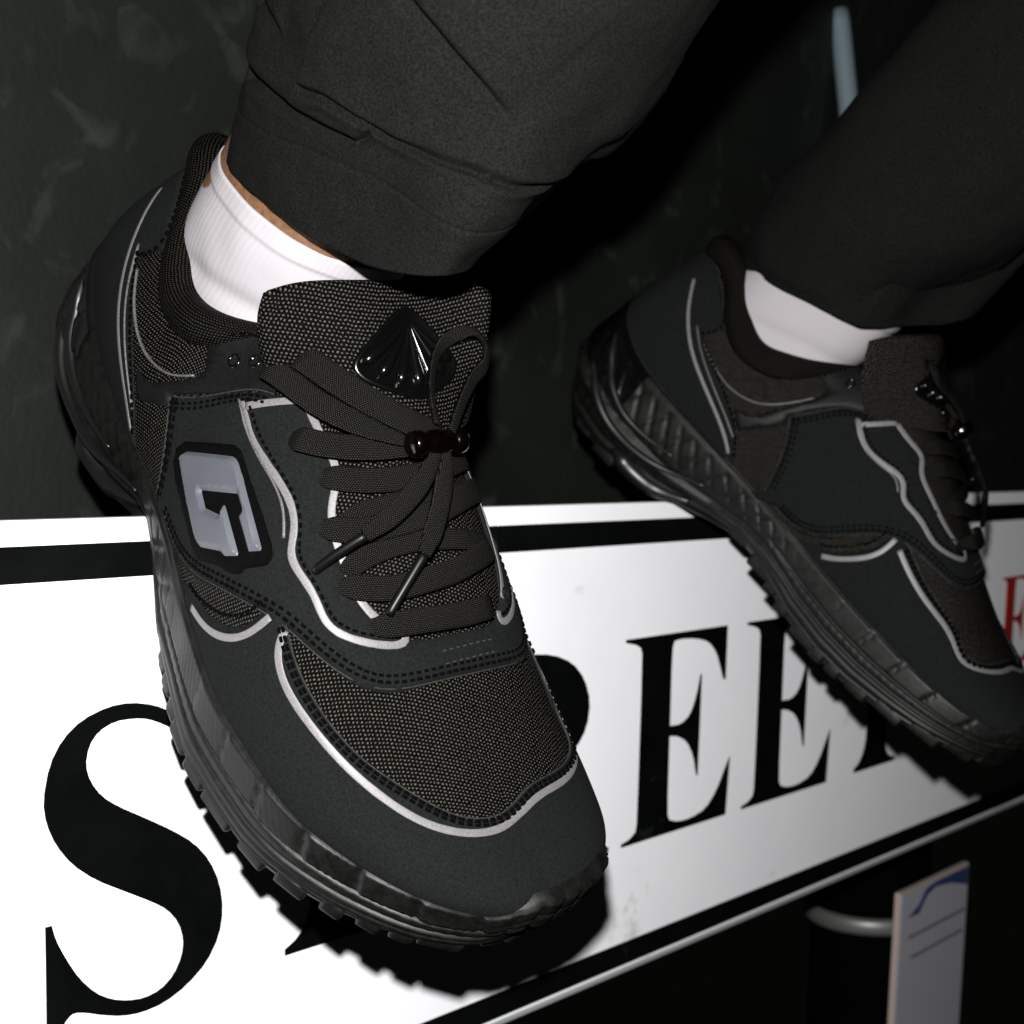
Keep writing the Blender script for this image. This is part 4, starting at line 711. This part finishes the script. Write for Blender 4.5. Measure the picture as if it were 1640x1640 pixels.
def tongue(sh):
    TONGUE[:] = [TC2, TL2, TM2] if sh.mir else [TCc, TLe, TMe]
    nu, nv = 61, 41; u = np.linspace(-1, 1, nu); U, Vv = np.meshgrid(u, np.linspace(0, 1, nv), indexing='ij')
    Vt = Vv*(1-.10*np.abs(U)**7)
    P = tongue_pt(U, Vt); N_ = tongue_n(U, Vt); edge = np.minimum(np.minimum((1-np.abs(U))*40, (1-Vv)*50)/3.2, 1); r = np.sqrt(np.clip(1-(1-edge)**2, 0, 1))
    Fr = P+N_*(r*2.6)[..., None]; Bk = P-N_*(r*2.6)[..., None]
    du, dv = arc_uv(None, None, P)
    V = list(Fr.reshape(-1, 3))+list(Bk.reshape(-1, 3)); k = nu*nv; f = gridfaces(nu, nv); UV = list(np.stack([du, dv], -1).reshape(-1, 2))*2
    Fc = [t[::-1] for t in f]+[tuple(k+i for i in t) for t in f]
    f0 = Fc[nv*30+20]; a, b, c = (np.array(V[i]) for i in f0[:3])
    if np.cross(b-a, c-a)[0] < 0: Fc = [t[::-1] for t in Fc]
    t = sh.add('tongue', V, Fc, M['tongue_mesh'], uv=UV)
    # shell emblem: domed shield, rim and seven ribs
    Nn = tongue_n(np.array(.05), np.array(.5)); sg = 1 if Nn[0] > 0 else -1; Nn = Nn*sg
    def emb(x, y, z):
        u = np.array(.07+x/18.3*.52); v = np.array(.487+y*.0166)
        return tongue_pt(u, v)+sg*tongue_n(u, v)*(z+2.3)
    out = [(0, 19.5), (3, 17.5), (8, 11), (13, 4.5), (17.5, -2), (18.3, -6), (16, -10), (10, -13), (4, -15.5), (0, -16.5)]
    out = out+[(-x, y) for x, y in out[::-1][1:-1]]
    oc = resample(np.array(out), 1.2, True); n = len(oc)
    for _ in range(3): oc = .25*np.roll(oc, 1, 0)+.5*oc+.25*np.roll(oc, -1, 0)
    V = []; rings = [(1.0, -1.5), (1.0, .9), (.96, 1.5), (.91, 1.5), (.87, .8), (.6, .8), (.3, .9), (.02, .9)]
    for k_, z in rings:
        for x, y in oc: V.append(emb(x*k_, y*k_+(1-k_)*1.5, z))
    Fc = gridfaces(len(rings), n, False, True); f0 = Fc[3*n+3]; a, b, c = (np.array(V[i]) for i in f0[:3])
    if np.cross(b-a, c-a)@Nn < 0: Fc = [q[::-1] for q in Fc]
    e = sh.add('emblem', V, Fc, M['gloss'], parent=t)
    for i in range(7):
        an = math.radians(-44+i*88/6); L = 19+4.5*math.cos(an*1.4); tt = np.linspace(0, 1, 16)
        cx = np.sin(an)*L*tt*1.05*(tt*.35+.65); cy = 14-np.cos(an)*(L+2.5)*tt
        rad = np.interp(tt, [0, .25, .6, .85, .96, 1], [.5, .9, 1.6, 2.4, 1.8, .4]); Pp = np.array([emb(a_, b_, .9) for a_, b_ in zip(cx, cy)])
        V, Fc = tube_mesh(Pp, rad, 12, Nn); sh.add('shell_rib', V, Fc, M['gloss'], parent=e)
    # little stud under the emblem
    Pp = np.array([emb(2.5+.5*i, -19+.6*i, .6) for i in range(6)]); V, Fc = tube_mesh(Pp, [.4, 1.6, 2., 2., 1.6, .4], 12, Nn); sh.add('stud', V, Fc, M['gloss'], parent=t)
R1 = np.array(R1_); R2 = np.array(R2_)
shoe1 = Shoe('sneaker', 'black sneaker with grey letter badge and laces facing the camera, nearest shoe', R1, T1_, False, 'pair of black sneakers')
build_shoe(shoe1)
shoe2 = Shoe('sneaker', 'farther black sneaker at right with its toe cut off by the frame, inner side showing', R2, T2_, True, 'pair of black sneakers')
build_shoe(shoe2)

# ------------------------------------------------------------------ the wearer: shins, socks, trousers
person = None
def loc2w(P, R, T): return wd(np.asarray(P, float) @ np.asarray(R).T+np.asarray(T))
def rings_surf(rings, nphi, nz, sharp=.82):
    """rings: (cx,cy,cz,rx,ry,ax,ay) ; returns P[nz,nphi,3] and outward normals"""
    R_ = spline(np.array(rings, float), nz); ph = np.linspace(0, 2*math.pi, nphi, endpoint=False)
    c, s = np.cos(ph), np.sin(ph); c = np.sign(c)*np.abs(c)**sharp; s = np.sign(s)*np.abs(s)**sharp; X = R_[:, 0:1]+R_[:, 3:4]*c; Y = R_[:, 1:2]+R_[:, 4:5]*s; Z = R_[:, 2:3]+R_[:, 5:6]*R_[:, 3:4]*c+R_[:, 6:7]*R_[:, 4:5]*s
    N_ = np.stack([np.broadcast_to(np.cos(ph), X.shape)*R_[:, 4:5], np.broadcast_to(np.sin(ph), X.shape)*R_[:, 3:4], 0*X], -1); N_ /= np.linalg.norm(N_, axis=-1, keepdims=True)
    return np.stack([X, Y, Z], -1), N_, ph, R_
def fnoise(seed, P, sc, octv=3):
    from mathutils import noise
    sh_ = P.shape[:-1]; out = np.zeros(int(np.prod(sh_)))
    for i, p in enumerate(P.reshape(-1, 3)): out[i] = noise.fractal(Vector(p*sc)+Vector((seed*7.1, 0, 0)), 1., 2., octv)
    return out.reshape(sh_)
# ---- trouser legs: hem loop and rings (mm in each foot's frame), phi 0 = front, pi/2 = medial
HEM1=[(160,-30,197),(153,-12,194.5),(140,5,190),(128,22,188.5),(120,38,192),(100,50,198),(72,50,190),(44,38,168),(26,14,150),(22,-4,143),(30,-18,146),(58,-34.5,156),(86,-37,163.5),(108,-34.5,168),(124,-31.5,174),(142,-34,184)]
HEM2=[(x,-y,z) for x,y,z in [(112,-8,158),(125,8,170),(132,24,184),(114,44,190),(86,50,184),(56,48,170),(30,32,146),(19,10,130),(20,-8,126),(28,-20,128),(49,-34,134),(67,-40,139),(85,-42,143),(98.5,-39,146.5),(106,-27,152)]]
TR1=[(82,4,199,62,54,.36,.08),(81,9,219,66,60,.26,.08),(83,9,245,69,60,.1,.05),(86,8,290,69,59,0,0),(90,9,350,73,62,0,0),(94,9,430,76,64,0,0)]
TR2=[(70,0,160,57,46,.25,-.1),(74,2,200,62,52,.1,-.05),(82,4,260,66,56,0,0),(92,6,330,70,60,0,0),(105,8,420,74,64,0,0),(118,8,520,78,68,0,0)]
def leg_surface(hem,rings,nphi,nz):
    H=np.array(hem,float);c=np.array([86.,3,0]);a=np.unwrap(np.arctan2(H[:,1]-c[1],H[:,0]-c[0]))
    o=np.argsort(np.mod(a,2*math.pi));a=np.mod(a,2*math.pi)[o];H=H[o]
    ph=np.linspace(0,2*math.pi,nphi,endpoint=False)
    A=np.r_[a-2*math.pi,a,a+2*math.pi];HH=np.vstack([H,H,H])
    L0=np.stack([np.interp(ph,A,HH[:,k]) for k in range(3)],1)
    for _ in range(int((nphi*.015)**2)): L0=.25*np.roll(L0,1,0)+.5*L0+.25*np.roll(L0,-1,0)
    loops=[L0];cc,s=np.cos(ph),np.sin(ph)
    dev=L0[:,:2]-np.stack([80+57*cc,2+46*s],1)
    for k,(cx,cy,cz,rx,ry,ax,ay) in enumerate(rings):
        E_=np.stack([cx+rx*cc,cy+ry*s,cz+ax*rx*cc+ay*ry*s],1);E_[:,:2]+=dev*(.72,.4,.16,.04,0,0)[k];loops.append(E_)
    loops=np.array(loops);n=len(loops);P=cr(loops.reshape(n,-1),np.linspace(0,1,nz)).reshape(nz,nphi,3)
    tu=np.roll(P,-1,1)-np.roll(P,1,1);tv=np.gradient(P,axis=0);N_=np.cross(tu,tv);N_/=np.linalg.norm(N_,axis=-1,keepdims=True)
    return P,N_,ph

CREASES=[ # points (phi,t), bulge above, its width, groove depth, groove half-width, start fade, end fade
 ([(4.721,0.2721),(4.791,0.2721),(4.939,0.2805),(5.096,0.2671),(5.280,0.2437),(5.463,0.2337),(5.646,0.2487),(5.786,0.2738),(5.952,0.2621),(6.152,0.2541),(6.402,0.2501),(6.752,0.2501),(7.252,0.2621)],3.0,22,4.4,1.35,.04,.1),
 ([(3.955,0.2304),(4.075,0.2204),(4.285,0.2137),(4.494,0.2003),(4.704,0.1886),(4.896,0.1786),(5.070,0.1720),(5.210,0.1686)],2.4,8,6.0,2.3,.1,.03),
 ([(5.210,0.1686),(5.253,0.1903),(5.290,0.2237)],0,5,3.6,1.3,.1,.1),
 ([(4.998,0.5659),(5.088,0.5559),(5.192,0.5459),(5.288,0.5376),(5.411,0.5225),(5.524,0.5092),(5.637,0.4942),(5.733,0.4791),(5.813,0.4691)],4.5,26,7.5,2.6,.03,.4),
 ([(3.958,0.3746),(4.058,0.3706),(4.241,0.3606),(4.381,0.3556),(4.471,0.3496)],3,14,5,2.2,.05,.4),
 ([(4.5,.35),(4.7,.375),(4.9,.41),(5.02,.44)],1.6,9,1.2,1.8,.4,.4)]
def sm_(f):
    for _ in range(5): f = (f+np.roll(f, 1, 1)+np.roll(f, -1, 1)+np.vstack([f[:1], f[:-1]])+np.vstack([f[1:], f[-1:]]))/5
    return f
def trouser_folds(P, ph, mr):
    nz, nphi = P.shape[:2]; f = fnoise(11+mr, P[::4, ::4], .011, 3)
    f = np.repeat(np.repeat(f, 4, 0), 4, 1)[:nz, :nphi]
    f = f+0
    for _ in range(6): f = (f+np.roll(f, 1, 1)+np.roll(f, -1, 1)+np.vstack([f[:1], f[:-1]])+np.vstack([f[1:], f[-1:]]))/5
    t = np.linspace(0, 1, nz); f = f*(4.2*ss(0, .12, t)[:, None]+.9)+sm_(fnoise(5, P[::4, ::4], .05, 3).repeat(4, 0).repeat(4, 1)[:nz, :nphi])*1.0
    if mr < 0: return f*1.4
    H = np.r_[0, np.cumsum(np.linalg.norm(np.diff(P[:, int(nphi*.85)], axis=0), axis=1))]; Rr = 64.
    # stitched hem: a shallow groove 30 mm above the edge
    hh = np.abs(H[:, None]-31.+0*ph[None]); f = f-.5*np.exp(-(hh/.9)**2)
    for pts, amp, wide, dep, gw, f0, f1 in CREASES:
        C = spline(np.array(pts), 90); cp = np.stack([C[:, 0]*Rr, np.interp(C[:, 1], t, H)], 1); u = np.linspace(0, 1, 90)
        fade = ss(0, f0, u)*ss(1, 1-f1, u); tg = np.gradient(cp, axis=0); tg /= np.linalg.norm(tg, axis=1, keepdims=True)
        for wrap in (0, 2*math.pi):
            X = np.stack(np.broadcast_arrays((ph[None]+wrap)*Rr, H[:, None]), -1)
            near = (X[..., 0] > cp[:, 0].min()-70) & (X[..., 0] < cp[:, 0].max()+70) & (X[..., 1] > cp[:, 1].min()-90) & (X[..., 1] < cp[:, 1].max()+90)
            if not near.any(): continue
            Q = X[near]; D = np.full(len(Q), 1e9); K = np.zeros(len(Q), int)
            for k in range(90):
                d = np.hypot(Q[:, 0]-cp[k, 0], Q[:, 1]-cp[k, 1]); m = d < D; D[m] = d[m]; K[m] = k
            side = np.sign(tg[K, 0]*(Q[:, 1]-cp[K, 1])-tg[K, 1]*(Q[:, 0]-cp[K, 0])); sdv = D*side
            ends = np.where((K == 0) | (K == 89), np.exp(-(D/6)**2), 1.)
            up_ = np.where(sdv > 0, np.exp(-(sdv/wide)**1.5), np.exp(-(sdv/3.)**2)); thin = .45+.55*fade[K]
            f[near] += ends*fade[K]*amp*up_-ends*fade[K]*dep*np.exp(-(D/(gw*thin))**2)
    return f
# shins (one body mesh)
V = []; Fc = []
for R, T, mr in ((R1, T1_, 1), (R2, T2_, -1)):
    P, N_, ph, _ = rings_surf([(62, 0, 120, 36, 27, .2, 0), (64, 0, 138, 41, 31, .25, 0), (67, 1, 156, 41.6, 31.6, .2, 0), (72, 1, 185, 44, 33, .15, 0), (72, 2, 215, 43, 35, .1, 0), (74, 3, 280, 48, 42, 0, 0), (78, 4, 420, 52, 46, 0, 0)], 64, 50)
    if mr < 0:
        kk = 1-.22*ss(150, 175, P[..., 2]); P[..., 0] = 68+(P[..., 0]-68)*kk; P[..., 1] *= kk
    P = P*np.array([1, mr, 1.]); k = len(V); V += list(loc2w(P.reshape(-1, 3), R, T)); Fc += [tuple(k+i for i in (f if mr < 0 else f[::-1])) for f in gridfaces(50, 64, False, True)]
    Fc.append(tuple(k+49*64+i for i in range(64)))
base = np.array(V).mean(0); person = mesh_obj('person', np.array(V)-base, Fc, M['skin']); person.location = base
tag(person, 'person in wide black trousers and white socks, one foot in front of the other', 'person')
SOCK = [(62, 0, 62, 40, 30, .1, 0), (62, 0, 90, 41.5, 31, .15, 0), (62, 0, 112, 42, 32, .2, 0), (64, 0, 136, 42.5, 32.5, .18, 0), (66, 1, 151, 42.5, 32.5, .13, .0)]
for R, T, mr in ((R1, T1_, 1), (R2, T2_, -1)):
    P, N_, ph, R_ = rings_surf(SOCK, 500, 70, .9)
    rib = .035*np.sin(ph*100)[None, :]*np.ones((70, 1)); wr = fnoise(2+mr, P, .03, 2)*1.2
    z = P[..., 2]; crease = -1.5*np.exp(-((z-114-.12*(P[..., 0]-60)+3*np.sin(P[..., 0]*.05))/4.5)**2)*ss(10, 60, P[..., 0])+.7*ss(143, 145, z-.13*(P[..., 0]-66))
    P = P+N_*(rib+wr+crease)[..., None]; top = P[-1]-N_[-1]*2.0-np.array([0, 0, 6.]); P = np.concatenate([P, (P[-1]-N_[-1]*.6+np.array([0, 0, .8]))[None], top[None]], 0)
    P = P*np.array([1, mr, 1.]); V = loc2w(P.reshape(-1, 3), R, T)-base; f = gridfaces(72, 500, False, True)
    mesh_obj('sock', V, [t[::-1] for t in f] if mr > 0 else f, M['sockw'], person)
mtw, nz_ = noise_col(mat('black_brushed_cotton', (.02,)*3, .95, spec=.06, sheen=0), 1400, (.0011, .0012, .0011), (.0074, .0077, .0071), lo=.33, hi=.72, bump=.5, bdist=.0004, detail=3)
V = []; Fc = []
for R, T, hm, rg, mr in ((R1, T1_, HEM1, TR1, 1), (R2, T2_, HEM2, TR2, -1)):
    nz, nphi = (440, 640) if mr > 0 else (160, 200); P, N_, ph = leg_surface(hm, rg, nphi, nz)
    fo = trouser_folds(P, ph, mr); P = P+N_*fo[..., None]
    inner = P[0]-N_[0]*2.2+np.array([0, 0, 1.]); inner2 = inner-N_[0]*1.5+np.array([0, 0, 35.]); edge_ = P[0]-N_[0]*1.1-np.array([0, 0, .9])
    P = np.concatenate([inner2[None], inner[None], edge_[None], P], 0); P = P*np.array([1, mr, 1.])
    k = len(V); V += list(loc2w(P.reshape(-1, 3), R, T)-base); f = gridfaces(nz+3, nphi, False, True); Fc += [tuple(k+i for i in (t[::-1] if mr > 0 else t)) for t in f]
mesh_obj('trousers', V, Fc, mtw, person)
